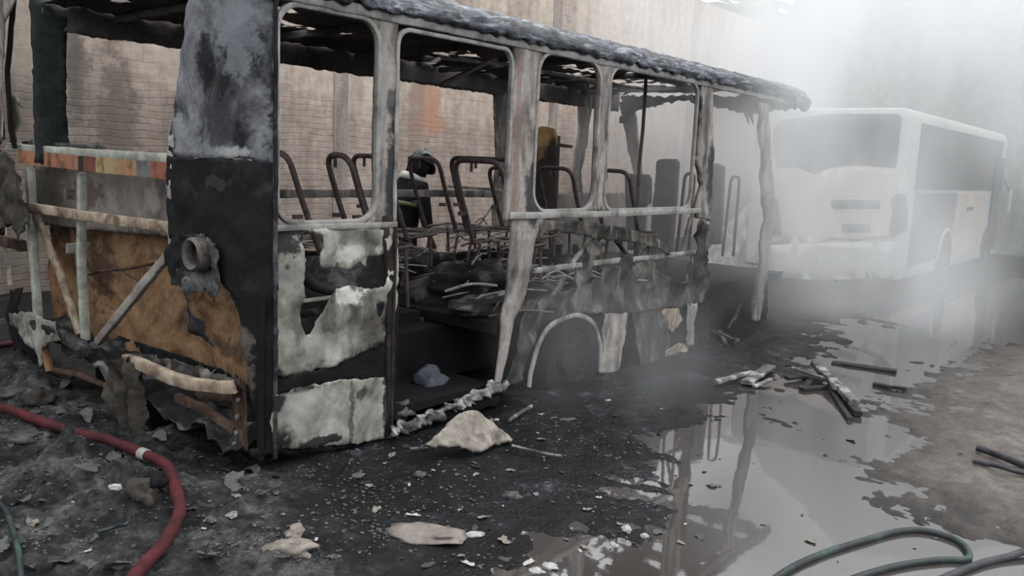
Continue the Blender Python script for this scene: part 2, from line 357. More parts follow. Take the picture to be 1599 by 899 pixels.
    if patch:   # wide damp, dirty area at the rear end of the yard wall (low x, low z)
        ml = N(nt, 'ShaderNodeMapRange'); ml.inputs['From Min'].default_value = 8.2; ml.inputs['From Max'].default_value = 4.6
        a2 = N(nt, 'ShaderNodeMath', operation='MULTIPLY_ADD'); a2.inputs[1].default_value = 1.0; L.new(s.outputs['Z'], a2.inputs[0]); L.new(s.outputs[axis], a2.inputs[2])
        a3 = N(nt, 'ShaderNodeMath', operation='MULTIPLY_ADD'); a3.inputs[1].default_value = 2.5; L.new(n1.outputs['Fac'], a3.inputs[0]); L.new(a2.outputs[0], a3.inputs[2])
        L.new(a3.outputs[0], ml.inputs['Value'])
        dm = N(nt, 'ShaderNodeMix', data_type='RGBA', blend_type='MULTIPLY'); L.new(ml.outputs[0], dm.inputs[0]); L.new(ov.outputs[2], dm.inputs[6]); dm.inputs[7].default_value = (.42, .42, .41, 1)
        last = dm
    L.new(last.outputs[2], b.inputs['Base Color'])
    bp = N(nt, 'ShaderNodeBump'); bp.inputs['Strength'].default_value = .4; bp.inputs['Distance'].default_value = .03
    hmix = N(nt, 'ShaderNodeMix', data_type='FLOAT'); L.new(mr.outputs[0], hmix.inputs[0]); L.new(lo_.outputs['Fac'], hmix.inputs[2]); L.new(up.outputs['Fac'], hmix.inputs[3])
    inv = N(nt, 'ShaderNodeMath', operation='SUBTRACT'); inv.inputs[0].default_value = 1; L.new(hmix.outputs[0], inv.inputs[1])
    ad = N(nt, 'ShaderNodeMath', operation='ADD'); L.new(inv.outputs[0], ad.inputs[0]); L.new(n4.outputs['Fac'], ad.inputs[1])
    L.new(ad.outputs[0], bp.inputs['Height']); L.new(bp.outputs[0], b.inputs['Normal'])
    b.inputs['Roughness'].default_value = .92; b.inputs['Specular IOR Level'].default_value = .2
    return m
M['wall'] = wallmat('yard_block_wall', (182, 167, 156), (188, 162, 146), (132, 119, 110))
M['wall2'] = wallmat('grey_mossy_wall', (136, 136, 134), (126, 128, 126), (84, 86, 86), 'Y', rough_z=-2, patch=False)
M['pilaster'] = burnt('damp_concrete_pilaster', [(.3, (112, 104, 98)), (.5, (146, 136, 128)), (.75, (170, 160, 152))], 2.5, rough=.95, stretch=(1, 1, .3), spec=.2)

def spots(m, lst, nsc=13.0, amp=1.7, edge=.6):
    """stains with a shape of their own: list of (centre, radii, colour, strength)"""
    nt = m.node_tree; L = nt.links; b = nt.nodes['Principled BSDF']; src = b.inputs['Base Color'].links[0].from_socket
    t = N(nt, 'ShaderNodeTexCoord'); n = N(nt, 'ShaderNodeTexNoise'); n.inputs['Scale'].default_value = nsc; n.inputs['Detail'].default_value = 8; n.inputs['Roughness'].default_value = .68
    L.new(t.outputs['Object'], n.inputs['Vector'])
    nm = N(nt, 'ShaderNodeMath', operation='MULTIPLY_ADD'); nm.inputs[1].default_value = amp * 2; nm.inputs[2].default_value = -amp; L.new(n.outputs['Fac'], nm.inputs[0])
    for c, r, col, st in lst:
        mp = N(nt, 'ShaderNodeMapping', vector_type='TEXTURE'); mp.inputs['Location'].default_value = c; mp.inputs['Scale'].default_value = r; L.new(t.outputs['Object'], mp.inputs[0])
        le = N(nt, 'ShaderNodeVectorMath', operation='LENGTH'); L.new(mp.outputs[0], le.inputs[0])
        ad = N(nt, 'ShaderNodeMath', operation='ADD'); L.new(le.outputs['Value'], ad.inputs[0]); L.new(nm.outputs[0], ad.inputs[1])
        mr = N(nt, 'ShaderNodeMapRange', interpolation_type='SMOOTHSTEP'); mr.inputs['From Min'].default_value = 1 + edge/2; mr.inputs['From Max'].default_value = 1 - edge/2; mr.inputs['To Max'].default_value = st; L.new(ad.outputs[0], mr.inputs['Value'])
        mx = N(nt, 'ShaderNodeMix', data_type='RGBA'); L.new(mr.outputs[0], mx.inputs[0]); L.new(src, mx.inputs[6]); mx.inputs[7].default_value = lin(col); src = mx.outputs[2]
    L.new(src, b.inputs['Base Color']); return m
def S_(px, py, rx, rz, col=(16, 16, 17), st=.95, y=0.0): q = sy(px, py, y); return (tuple(q), (rx, .6, rz), col, st)
def E2(px, py, ry, rz, col=(16, 16, 17), st=.95, x=0.0): q = sx(px, py, x); return (tuple(q), (.5, ry, rz), col, st)
WHT = (186, 186, 180)
spots(M['corner'], [E2(330, 100, .07, .13), E2(350, 190, .14, .14, (52, 51, 54), .8), E2(415, 120, .06, .9, (16, 16, 17), .97), E2(290, 210, .05, .14, (128, 128, 130), .8), E2(372, 55, .15, .2, (116, 117, 122), .7), E2(368, 238, .13, .03, (150, 150, 150), .8)])
M['skirt'] = M['ash_panel'].copy(); M['skirt'].name = 'scorched_white_skirt'
spots(M['ash_panel'], [S_(440, 375, .12, .1), S_(612, 540, .14, .16), S_(590, 500, .10, .1, (50, 46, 42), .7), S_(545, 462, .10, .05, WHT, .9), S_(505, 540, .16, .1, (150, 150, 142), .6), S_(600, 400, .05, .2, WHT, .5), S_(462, 500, .05, .12, (60, 56, 54), .6), S_(475, 365, .06, .05), S_(545, 395, .1, .05, WHT, .6), S_(432, 588, .06, .05)])
spots(M['skirt'], [S_(428, 690, .09, .07), S_(600, 640, .03, .3), S_(545, 640, .018, .2, (60, 58, 54), .8), S_(470, 606, .12, .02), S_(560, 612, .04, .03, (40, 36, 32), .8), S_(490, 692, .2, .03), S_(460, 640, .14, .1, (150, 150, 144), .6), S_(574, 640, .05, .12, (138, 136, 128), .5), S_(428, 625, .05, .06)], 15)
PIL1 = M['pillar'].copy(); PIL1.name = 'sooty_middle_pillar'; M['pillar1'] = PIL1
spots(PIL1, [S_(612, 290, .055, .38, (24, 26, 28)), S_(612, 160, .04, .1, (36, 38, 40), .8), S_(598, 60, .03, .5, (140, 132, 124), .6), S_(616, 200, .03, .06, (30, 32, 34), .9)], 9, 1.2)
PIL2 = M['pillar'].copy(); PIL2.name = 'sooty_door_pillar'; M['pillar2'] = PIL2
spots(PIL2, [S_(832, 300, .10, .22, (26, 27, 28), .9), S_(840, 180, .03, .3, (40, 40, 42), .6), S_(806, 200, .03, .8, (120, 96, 80), .6), S_(825, 400, .16, .1, (128, 124, 118), .5)], 9, 1.2)
PIL4 = M['pillar'].copy(); PIL4.name = 'sooty_front_door_pillar'; M['pillar4'] = PIL4
spots(PIL4, [S_(1110, 270, .10, .34, (30, 32, 35), .95), S_(1092, 170, .05, .12, (34, 34, 36), .9)], 9, 1.2)
M['cornersoot'] = burnt('black_corner_panel', [(.3, (9, 9, 10)), (.55, (18, 18, 19)), (.66, (34, 34, 36)), (.78, (60, 59, 59))], 6, rough=.8, spec=.25)
spots(M['cornersoot'], [E2(375, 540, .10, .12, (92, 84, 78), .8), E2(330, 480, .08, .12, (70, 66, 64), .7), E2(345, 285, .12, .03, (60, 60, 62), .6), E2(385, 600, .05, .12, (84, 80, 76), .7)])
spots(M['rust'], [E2(215, 415, .5, .03, (62, 42, 34), .8), E2(100, 420, .16, .3, (58, 44, 36), .8), E2(300, 560, .4, .07, (70, 58, 50), .8), E2(160, 370, .5, .03, (74, 58, 46), .6), E2(370, 540, .12, .12, (60, 54, 50), .7), E2(170, 350, .9, .02, (40, 34, 30), .7)])
spots(M['greysheet'], [E2(90, 300, .25, .1, (92, 72, 64), .8), E2(235, 300, .12, .06, (74, 76, 76), .7), E2(190, 310, .10, .1, (146, 140, 130), .6)])
spots(M['tan'], [((lambda q: (tuple(q), (.6, .3, .42), (40, 38, 38), .97))(sx(858, 292, 5.3))), ((lambda q: (tuple(q), (.6, .07, .2), (44, 42, 40), .97))(sx(866, 245, 5.3)))], 6, .8)
spots(M['wall'], [S_(668, 150, .34, .30, (176, 132, 112), .75, 6.7), S_(672, 190, .36, .22, (178, 130, 108), .75, 6.7), S_(650, 160, .18, .8, (142, 126, 114), .7, 6.7), S_(110, 60, .12, .6, (92, 88, 82), .8, 6.7), S_(180, 175, .25, .7, (84, 78, 74), .7, 6.7), S_(120, 120, .15, .4, (88, 82, 76), .7, 6.7)], 5, 1.6, .9)
def groundmat():
    m, nt, b, L = nodes('yard_ground')
    t = N(nt, 'ShaderNodeTexCoord')
    at = N(nt, 'ShaderNodeAttribute', attribute_name='zone')       # r = grey ash, g = brown mud, b = loose flakes
    sp_ = N(nt, 'ShaderNodeSeparateColor'); L.new(at.outputs['Color'], sp_.inputs[0])
    def nz(s, d=8, r=.6):
        n = N(nt, 'ShaderNodeTexNoise'); n.inputs['Scale'].default_value = s; n.inputs['Detail'].default_value = d; n.inputs['Roughness'].default_value = r; L.new(t.outputs['Object'], n.inputs['Vector']); return n
    def ramp(src, st):
        r = N(nt, 'ShaderNodeValToRGB'); e = r.color_ramp.elements; e[0].position = st[0][0]; e[0].color = lin(st[0][1]); e[1].position = st[-1][0]; e[1].color = lin(st[-1][1])
        for p, c in st[1:-1]: k = e.new(p); k.color = lin(c)
        L.new(src, r.inputs[0]); return r
    n1, n2, n3 = nz(2.2), nz(11, 8, .7), nz(45, 4)
    mx0 = N(nt, 'ShaderNodeMix', data_type='FLOAT'); mx0.inputs[0].default_value = .5; L.new(n1.outputs['Fac'], mx0.inputs[2]); L.new(n2.outputs['Fac'], mx0.inputs[3])
    char = ramp(mx0.outputs[0], [(.36, (7, 8, 9)), (.5, (15, 16, 17)), (.57, (27, 28, 31)), (.62, (60, 61, 64)), (.7, (96, 96, 98))])
    ash = ramp(mx0.outputs[0], [(.38, (12, 12, 13)), (.46, (30, 30, 31)), (.53, (54, 54, 54)), (.6, (84, 83, 81)), (.68, (118, 115, 111))])
    mud = ramp(mx0.outputs[0], [(.34, (62, 57, 53)), (.5, (92, 85, 80)), (.66, (122, 114, 108))])
    a = N(nt, 'ShaderNodeMix', data_type='RGBA'); L.new(sp_.outputs[0], a.inputs[0]); L.new(char.outputs[0], a.inputs[6]); L.new(ash.outputs[0], a.inputs[7])
    c = N(nt, 'ShaderNodeMix', data_type='RGBA'); L.new(sp_.outputs[1], c.inputs[0]); L.new(a.outputs[2], c.inputs[6]); L.new(mud.outputs[0], c.inputs[7])
    vo = N(nt, 'ShaderNodeTexVoronoi'); vo.inputs['Scale'].default_value = 34; vo.inputs['Randomness'].default_value = 1; L.new(t.outputs['Object'], vo.inputs['Vector'])
    fl = ramp(vo.outputs['Distance'], [(.10, (255, 255, 255)), (.2, (0, 0, 0))])
    fm = N(nt, 'ShaderNodeMath', operation='MULTIPLY'); L.new(fl.outputs[0], fm.inputs[0]); 
    g2 = ramp(n1.outputs['Fac'], [(.5, (0, 0, 0)), (.64, (255, 255, 255))]); L.new(g2.outputs[0], fm.inputs[1])
    f = N(nt, 'ShaderNodeMix', data_type='RGBA'); L.new(fm.outputs[0], f.inputs[0]); L.new(c.outputs[2], f.inputs[6]); f.inputs[7].default_value = lin((104, 104, 106))
    L.new(f.outputs[2], b.inputs['Base Color'])
    rr = N(nt, 'ShaderNodeMapRange'); rr.inputs['To Min'].default_value = .42; rr.inputs['To Max'].default_value = .95; L.new(sp_.outputs[0], rr.inputs['Value']); L.new(rr.outputs[0], b.inputs['Roughness'])
    b.inputs['Specular IOR Level'].default_value = .2
    bp = N(nt, 'ShaderNodeBump'); bp.inputs['Strength'].default_value = .7; bp.inputs['Distance'].default_value = .025
    ad = N(nt, 'ShaderNodeMath', operation='ADD'); L.new(n2.outputs['Fac'], ad.inputs[0]); L.new(n3.outputs['Fac'], ad.inputs[1]); L.new(ad.outputs[0], bp.inputs['Height']); L.new(bp.outputs[0], b.inputs['Normal'])
    return m
M['ground'] = groundmat()
def watermat():
    m, nt, b, L = nodes('dirty_water')
    b.inputs['Base Color'].default_value = lin((62, 58, 56)); b.inputs['Roughness'].default_value = .03; b.inputs['IOR'].default_value = 2.3
    b.inputs['Specular IOR Level'].default_value = .6
    t = N(nt, 'ShaderNodeTexCoord'); n = N(nt, 'ShaderNodeTexNoise'); n.inputs['Scale'].default_value = 5; n.inputs['Detail'].default_value = 3; L.new(t.outputs['Object'], n.inputs['Vector'])
    bp = N(nt, 'ShaderNodeBump'); bp.inputs['Strength'].default_value = .05; bp.inputs['Distance'].default_value = .01; L.new(n.outputs['Fac'], bp.inputs['Height']); L.new(bp.outputs[0], b.inputs['Normal'])
    return m
M['water'] = watermat()

# ------------------------------------------------------------------ yard ground
def vnoise(x, y, seed):
    xi = np.floor(x).astype(int); yi = np.floor(y).astype(int); fx = x - xi; fy = y - yi
    fx = fx*fx*(3-2*fx); fy = fy*fy*(3-2*fy)
    def h(a, b):
        v = np.sin(a * 127.1 + b * 311.7 + seed * 74.7) * 43758.5453; return v - np.floor(v)
    return (h(xi, yi)*(1-fx)+h(xi+1, yi)*fx)*(1-fy) + (h(xi, yi+1)*(1-fx)+h(xi+1, yi+1)*fx)*fy
def fbm(x, y, s, seed, o=5):
    r = 0; a = .5; t = 0
    for k in range(o):
        r = r + a * vnoise(x * s, y * s, seed + k); t += a; a *= .55; s *= 2.1
    return r / t - .5
def polymask(x, y, poly, soft):
    """1 inside, 0 outside, with a soft edge (distance to the outline)"""
    ins = np.zeros(x.shape, bool); d = np.full(x.shape, 1e9); n = len(poly); j = n - 1
    for i in range(n):
        (xi, yi), (xj, yj) = poly[i], poly[j]
        c = ((yi > y) != (yj > y)) & (x < (xj - xi) * (y - yi) / (yj - yi + 1e-12) + xi); ins ^= c
        ex, ey = xj - xi, yj - yi; tt = np.clip(((x - xi) * ex + (y - yi) * ey) / (ex*ex + ey*ey + 1e-12), 0, 1)
        d = np.minimum(d, np.hypot(x - xi - tt * ex, y - yi - tt * ey)); j = i
    sd = np.where(ins, d, -d); return np.clip(sd / soft * .5 + .5, 0, 1)
P_WATER = pZ([(985, 730), (1065, 668), (1090, 640), (1130, 612), (1210, 600), (1230, 560), (1290, 520), (1400, 480), (1600, 432), (1800, 432), (1900, 470), (1900, 1000), (740, 1000), (820, 875), (900, 820), (960, 775)])
P_MUD = pZ([(1800, 520), (1545, 545), (1505, 575), (1460, 605), (1425, 645), (1395, 690), (1390, 730), (1430, 770), (1500, 800), (1600, 830), (1800, 850)])
P_ASH = pZ([(-300, 560), (60, 585), (200, 640), (330, 690), (400, 735), (420, 790), (520, 830), (600, 880), (640, 960), (-300, 1200)])
HEAPS = [(60, 625, .16, .13), (30, 590, .3, .12), (90, 760, .16, .10), (130, 750, .13, .09), (200, 790, .15, .13), (190, 640, .25, .05), (40, 700, .2, .08), (270, 700, .15, .04), (440, 850, .22, .05), (150, 880, .3, .03), (620, 720, .3, .03), (1160, 525, .4, .05)]
HP = [(sz(a, b).x, sz(a, b).y, r, h) for a, b, r, h in HEAPS]
def zones(x, y):
    wob = fbm(x, y, 1.6, 3) * .9 + fbm(x, y, 7, 5) * .35
    wa = polymask(x + wob * .5, y + wob * .5, P_WATER, .5)
    mu = polymask(x + wob * .7, y + wob * .4, P_MUD, .5)
    a = polymask(x + wob * .6, y + wob * .6, P_ASH, .35)
    return wa, mu, a
def gheight(x, y):
    wa, mu, a = zones(x, y)
    z = GZ + .022 + fbm(x, y, 2.2, 11) * .05 + fbm(x, y, 9, 21) * .03
    z = z + a * (np.abs(fbm(x, y, 4.5, 31)) * .17 + np.abs(fbm(x, y, 13, 41)) * .09)
    for hx, hy, r, h in HP:
        z = z + h * np.exp(-((x-hx)**2 + (y-hy)**2) / (2*r*r)) * (1 + 1.6 * fbm(x, y, 9, 51))
    z = z - wa * (.046 + fbm(x, y, 1.3, 61) * .05) + wa * (fbm(x, y, 5, 71) * .035 + fbm(x, y, 17, 91) * .034) + mu * (.06 + fbm(x, y, 2.5, 81) * .05)
    return z
xs = np.concatenate([np.linspace(-9, -2.3, 12)[:-1], np.arange(-2.3, 5.2, .028), np.linspace(5.2, 13, 90), np.linspace(13.3, 40, 40)])
ys = np.concatenate([np.linspace(-22, -3.6, 30)[:-1], np.arange(-3.6, 1.2, .028), np.linspace(1.23, 4, 60), np.linspace(4.2, 14, 16)])
GX, GY = np.meshgrid(xs, ys, indexing='ij'); Zg = gheight(GX, GY)
nx, ny = GX.shape
me = bpy.data.meshes.new('ground'); idx = np.arange(nx * ny).reshape(nx, ny)
quads = np.stack([idx[:-1, :-1], idx[1:, :-1], idx[1:, 1:], idx[:-1, 1:]], -1).reshape(-1, 4)
me.vertices.add(nx * ny); me.vertices.foreach_set('co', np.stack([GX, GY, Zg], -1).reshape(-1))
me.loops.add(quads.size); me.loops.foreach_set('vertex_index', quads.reshape(-1))
me.polygons.add(len(quads)); me.polygons.foreach_set('loop_start', np.arange(0, quads.size, 4)); me.polygons.foreach_set('loop_total', np.full(len(quads), 4))
me.polygons.foreach_set('use_smooth', np.ones(len(quads), bool)); me.update(calc_edges=True); me.validate()
wa, mu, aa = zones(GX, GY)
ca = me.attributes.new('zone', 'FLOAT_COLOR', 'POINT')
ca.data.foreach_set('color', np.stack([aa, mu, wa, np.ones_like(aa)], -1).reshape(-1).astype(np.float32))
me.materials.append(M['ground'])
gro = bpy.data.objects.new('ground', me); COL.objects.link(gro)
tag(gro, 'black wet yard ground littered with ash and brown mud', kind='structure')
def gz(x, y): return float(gheight(np.array([[x]]), np.array([[y]]))[0, 0])
# standing water: its surface cuts the uneven ground
wv = [(30, -16, GZ), (30, 2.2, GZ), (9.5, 2.2, GZ), (6.2, -.2, GZ), (3.2, -.55, GZ), (1.6, -1.15, GZ), (.5, -1.4, GZ), (-.5, -1.7, GZ), (-2.4, -2.4, GZ), (-2.8, -5.4, GZ)]
wx = np.arange(-.4, 12, .5); V = []; Fc = []
water = mesh('puddle', wv, [tuple(range(len(wv)))], M['water'], smooth=False)
tag(water, 'dirty water puddle mirroring the sky and the burnt bus', kind='structure')

# ------------------------------------------------------------------ yard walls
WY = 6.7; WX = 21.2
mesh('wall_back', *boxdata(((-12 + WX) / 2, WY + .1, 2.8), (WX + 12, .2, 6.0)), M['wall'], smooth=False)
bpy.data.objects['wall_back']['kind'] = 'structure'; bpy.data.objects['wall_back']['label'] = 'tall pinkish block wall behind the burnt bus'
vv = [(WX, WY + .2, -.3), (WX, WY + .2, 5.8), (WX, 6.2, 5.9), (WX, 5.6, 6.9), (WX, 4.6, 7.4), (WX, 3.2, 8.6), (WX, 1.0, 8.2), (WX, -1.5, 6.6), (WX, -4, 5.6), (WX, -16, 5.2), (WX, -16, -.3)]
vb = [(WX + .2, y, z) for _, y, z in vv]; k = len(vv)
o = mesh('wall_end', vv + vb, [tuple(range(k)), tuple(range(2*k-1, k-1, -1))] + [(i, i + k, (i+1) % k + k, (i+1) % k) for i in range(k)], M['wall2'], smooth=False)
tag(o, 'grey mossy wall closing the yard behind the smoke', kind='structure')
for i, px in enumerate((-4.6, .62, 6.0, 11.4, 17.1)):
    o = box('trim_%d' % (i + 1), (px, WY - .005, 2.8), (.27, .03, 6.0), M['pilaster'], bevel=.006); tag(o, kind='structure')

# ------------------------------------------------------------------ palm beyond the wall
def palm(x, y, h, label):
    t = thing('palm_tree', label, 'tree', (x, y, 0))
    tr = tube('trunk', [(0, 0, GZ), (.1, 0, h*.4), (0, .15, h*.75), (.05, .1, h)], .16, M['bark'], t, m=12, wob=.03)
    for i in range(22):
        a = i * 2.399; L_ = random.uniform(2.0, 2.9); el = random.uniform(-.1, 1.0)
        pts = []; 
        for k in range(9):
            s = k / 8; r = L_ * s * (1 - .12 * s); z = h + L_ * (math.sin(el) * s - .62 * s * s)
            pts.append(Vector((math.cos(a) * r * math.cos(el * .5) + .05, math.sin(a) * r * math.cos(el * .5) + .1, z)))
        parts = [sweep_data(pts, circ(.018, 5))]
        for k in range(1, 44):
            s = k / 44; q = s * 8; i0 = min(7, int(q)); p = pts[i0].lerp(pts[i0 + 1], q - i0); tg = (pts[i0 + 1] - pts[i0]).normalized()
            side = tg.cross(Vector((0, 0, 1))).normalized()
            for sg in (-1, 1):
                ll = .55 * math.sin(PI * min(1, s * .9 + .12)); e = p + side * sg * ll * .85 + tg * ll * .5 + Vector((0, 0, -.28 * ll - random.uniform(0, .1)))
                wv_ = tg * .022; mid = p.lerp(e, .5) + Vector((0, 0, .03))
                parts.append(([p - wv_, p + wv_, mid + wv_, e, mid - wv_], [(0, 1, 2, 3, 4)]))
        V_, F_ = join(parts); mesh('frond', V_, F_, M['leaf'], t, smooth=False, solid=.003)
_p = sy(1162, 12, 9.3)
palm(_p.x, 9.3, 7.0, 'palm tree with drooping fronds beyond the wall corner')
palm(30.0, 4.0, 8.2, 'taller palm tree farther behind the end wall')

# ------------------------------------------------------------------ burnt bus
bus = thing('burnt_bus', 'burnt-out minibus shell with open windows and torn scorched side', 'bus', (0, 0, 0))
W_ = 2.5
# side pillars and frames on Y = 0
W1 = (.10, .79, 1.27, 2.40); DR = (.93, 1.98, .0, 2.385); W2 = (2.27, 3.05, 1.30, 2.42); W3 = (3.19, 4.66, 1.29, 2.42)
def ring(name, w_, r, mat, wd=.03, dp=.035, y=0.0, openb=False):
    x0, x1, z0, z1 = w_
    p = rwin(x0, x1, z0, z1, r, 6)
    if openb:
        pts = [(x0, 0, z0)] + [(a, 0, b) for a, b in p if b > z1 - r - .001][::-1] + [(x1, 0, z0)]
        pts = [Vector((a, y, c)) for a, _, c in pts]
        V_, F_ = sweep_data(densify(pts, .06), rrect(wd, dp), False, .004, 3, up=(0, 1, 0))
    else:
        V_, F_ = sweep_data([Vector((a, y, b)) for a, b in p], rrect(wd, dp), True, .003, 3, up=(0, 1, 0))
    return mesh(name, V_, F_, mat, bus)
ring('window_frame', W1, .14, M['frame'])
ring('door_frame', (DR[0], DR[1], 1.25, DR[3]), .10, M['frame'], .026, openb=True)
beam('door_frame_post', [(.945, -.012, -.08), (.94, -.012, .6), (.942, -.012, 1.26)], .014, .02, M['rimdark'], bus, wob=.004)
ring('window_frame', W2, .15, M['frame'], .026)
ring('window_frame', W3, .13, M['frame'], .026)
def pil(name, outline, mat, y=0.0, thick=.05, bump=.01, rag=.004):
    return sheet(name, outline, mY(y - .01), mat, bus, thick=-thick, bump=bump, rag=rag, step=.035, freq=4)
# each pillar flares into the rounded window corners
def flare(xl, xr, z0, z1, rl, rr):
    o = []
    n = 5
    def arc(cx, cz, r, a0, a1): return [(cx + r*math.cos(a0+(a1-a0)*k/n), cz + r*math.sin(a0+(a1-a0)*k/n)) for k in range(n+1)]
    o += arc(xl - rl, z0 + rl, rl, -PI/2, 0) if rl else [(xl, z0)]
    o += arc(xl - rl, z1 - rl, rl, 0, PI/2) if rl else [(xl, z1)]
    o += arc(xr + rr, z1 - rr, rr, PI/2, PI) if rr else [(xr, z1)]
    o += arc(xr + rr, z0 + rr, rr, PI, 1.5*PI) if rr else [(xr, z0)]
    return o
pil('pillar', flare(.79, .93, 1.25, 2.42, .13, 0), M['pillar1'])
pil('pillar', [(.915, -.1), (.96, -.1), (.95, .5), (.955, 1.3), (.80, 1.3), (.88, 1.0), (.90, .5)], M['rimdark'], thick=.03)
pil('pillar', flare(1.99, 2.27, 1.28, 2.44, 0, .14), M['pillar2'])
pil('pillar', pY([(800, 335), (848, 338), (836, 372), (830, 400), (820, 460), (803, 500), (790, 560), (779, 606), (773, 604), (779, 545), (782, 500), (790, 470), (795, 400)]), M['pillar2'], bump=.02, thick=.02)
pil('pillar', flare(3.055, 3.185, 1.29, 2.42, .14, .13), M['pillar'])
pil('pillar', pY([(1093, 130), (1112, 135), (1113, 200), (1112, 300), (1108, 345), (1090, 340), (1087, 325), (1096, 290), (1090, 250), (1095, 190)]), M['pillar4'], bump=.02, rag=.01)
pil('pillar', pY([(1186, 160), (1201, 162), (1205, 260), (1208, 340), (1199, 420), (1187, 500), (1176, 500), (1186, 420), (1196, 340), (1192, 250)]), M['pillar'], bump=.03, rag=.012)
beam('belt_rail', [(2.0, -.01, 1.275), (3.3, -.012, 1.262), (4.85, -.01, 1.262)], .035, .05, M['frame'], bus, wob=.003)
beam('belt_rail', [(.08, -.005, 1.25), (.95, -.005, 1.245)], .03, .035, M['frame'], bus, wob=.003)
beam('header_rail', [(.05, .0, 2.435), (2.1, .0, 2.44), (4.9, .0, 2.44), (7.1, .0, 2.43)], .05, .06, M['frame'], bus, wob=.006)
# roof edge: long crumpled strip curving over the top
def crumple(name, x0, x1, sec, nxs, amp, mat, holes=None, parent=bus, solid=.006, rag=.03):
    V = []; Fc = []; m = len(sec)
    for i in range(nxs + 1):
        x = x0 + (x1 - x0) * i / nxs
        for j, (y, z) in enumerate(sec):
            p = Vector((x, y, z)); f = noise.noise(Vector((x * 4, j * .7, 3))) + .8 * abs(noise.noise(Vector((x * 12, j * 1.2, 7)))) + .4 * abs(noise.noise(Vector((x * 30, j * 1.7, 9))))
            p += Vector((0, -f * amp, noise.noise(Vector((x * 9, j * .7, 11))) * amp))
            if j in (0, m - 1): p.z += noise.noise(Vector((x * 11, j, 20))) * rag
            V.append(p)
    for i in range(nxs):
        for j in range(m - 1):
            if holes and holes(i / nxs, j / (m - 1), V[i*m+j]): continue
            Fc.append((i*m+j, (i+1)*m+j, (i+1)*m+j+1, i*m+j+1))
    return mesh(name, V, Fc, mat, parent, solid=solid, auto=False)
esec = [(-.035, 2.455), (-.05, 2.48), (-.05, 2.51), (-.04, 2.54), (-.02, 2.565), (.01, 2.59), (.05, 2.61), (.10, 2.625), (.17, 2.635), (.26, 2.645)]
crumple('roof_edge', -.02, 7.15, esec, 420, .022, M['roofskin'])
# roof with burnt holes, sagging
HO = [(sz(a, b, 2.6), r) for a, b, r in ((470, 38, .09), (455, 32, .05), (527, 45, .07), (452, 10, .06), (700, 82, .06), (880, 95, .12), (850, 92, .08), (905, 112, .1), (985, 128, .14), (960, 122, .1), (1030, 128, .15), (920, 105, .06))]
def hole(u, v, p):
    for q, r in HO:
        if ((p.x - q.x)/2.0)**2 + (p.y - q.y)**2 < (r * (1 + noise.noise(Vector((p.x*9, p.y*9, 2)))))**2: return True
    a = noise.noise(Vector((p.x * 1.9, p.y * 2.4, 4))) + .5 * noise.noise(Vector((p.x * 5, p.y * 6, 8)))
    return a > (.62 - .28 * max(0, min(1, (p.x - 2.2) / 1.5)))
rsec = [(.2 + (W_ - .2) * k / 26, 2.63 - .05 * math.sin(PI * k / 26) - (.05 if k > 23 else 0)) for k in range(27)]
crumple('roof', .0, 7.1, rsec, 200, .03, M['ceiling'], holes=hole)
# roof bows (dark ribs across)
for x in (.5, 1.6, 2.7, 3.8, 5.0, 6.3):
    beam('roof_bow', [(x, .1, 2.56), (x, 1.2, 2.55), (x, W_ - .05, 2.53)], .05, .05, M['ceiling'], bus, wob=.01)
# far side
FY = W_
def far(name, outline, mat, thick=.05): return sheet(name, outline, mY(FY), mat, bus, thick=thick, bump=.015, rag=.01, step=.05)
far('far_header', [(0, 2.40), (7.25, 2.36), (7.25, 2.66), (0, 2.68)], M['ceiling'])
far('far_pillar', pY([(775, 140), (797, 142), (793, 250), (800, 355), (772, 355), (778, 250)], FY), M['pillar'])
far('far_pillar', pY([(906, 148), (925, 150), (918, 220), (908, 270), (914, 335), (898, 335), (899, 260), (908, 200)], FY), M['pillar'])
far('far_pillar', pY([(592, 100), (604, 100), (604, 360), (592, 360)], FY), M['pillar'])
far('far_side_panel', pY([(833, 330), (870, 302), (1012, 300), (1015, 470), (833, 480)], FY), M['greysheet'])
far('far_rear_corner', [(-.06, 1.5), (.16, 1.5), (.14, 1.9), (.16, 2.5), (-.06, 2.6)], M['darkcorner'])
for (z, w2) in ((1.285, .075), (.90, .07)):
    beam('far_belt_rail', [(.1, FY - .02, z), (4.0, FY - .02, z), (4.75, FY - .02, z - .01)], .03, w2, M['pillar'], bus, wob=.004, up=(0, 0, 1))
beam('brace', [sy(790, 290, FY), sy(746, 352, FY)], .035, .03, M['pillar'], bus)
beam('brace', [sy(785, 290, FY), sy(808, 352, FY)], .035, .03, M['pillar'], bus)
beam('hanging_batten', [sy(700, 291, 2.2), sy(800, 298, 2.2)], .02, .03, M['pillar'], bus)
far('far_lower_panel', [(.35, .0), (7.2, .0), (7.2, .62), (5.0, .66), (3.4, .62), (1.5, .86), (.35, .9)], M['soot'])
# front end (far end of the bus), bent pillar and windscreen header
FX = 7.3
sheet('front_header', pX([(972, 150), (1245, 150), (1245, 168), (1180, 178), (1110, 166), (1065, 156), (1020, 166), (974, 178)], FX - .2), mX(FX - .2), M['ceiling'], bus, thick=.04, bump=.04, rag=.03, step=.05)
sheet('front_pillar', pX([(970, 160), (992, 160), (1000, 230), (1004, 262), (1000, 340), (992, 340), (992, 270), (984, 235)], FX - .1), mX(FX - .1), M['pillar'], bus, thick=.05, bump=.02, rag=.008)
box('mirror_bracket', sx(974, 187, FX - .3), (.03, .12, .09), M['soot'], bus)
sheet('front_panel', pX([(1015, 430), (1200, 430), (1196, 520), (1010, 520)], FX), mX(FX), M['soot'], bus, bump=.03, rag=.03, step=.06)
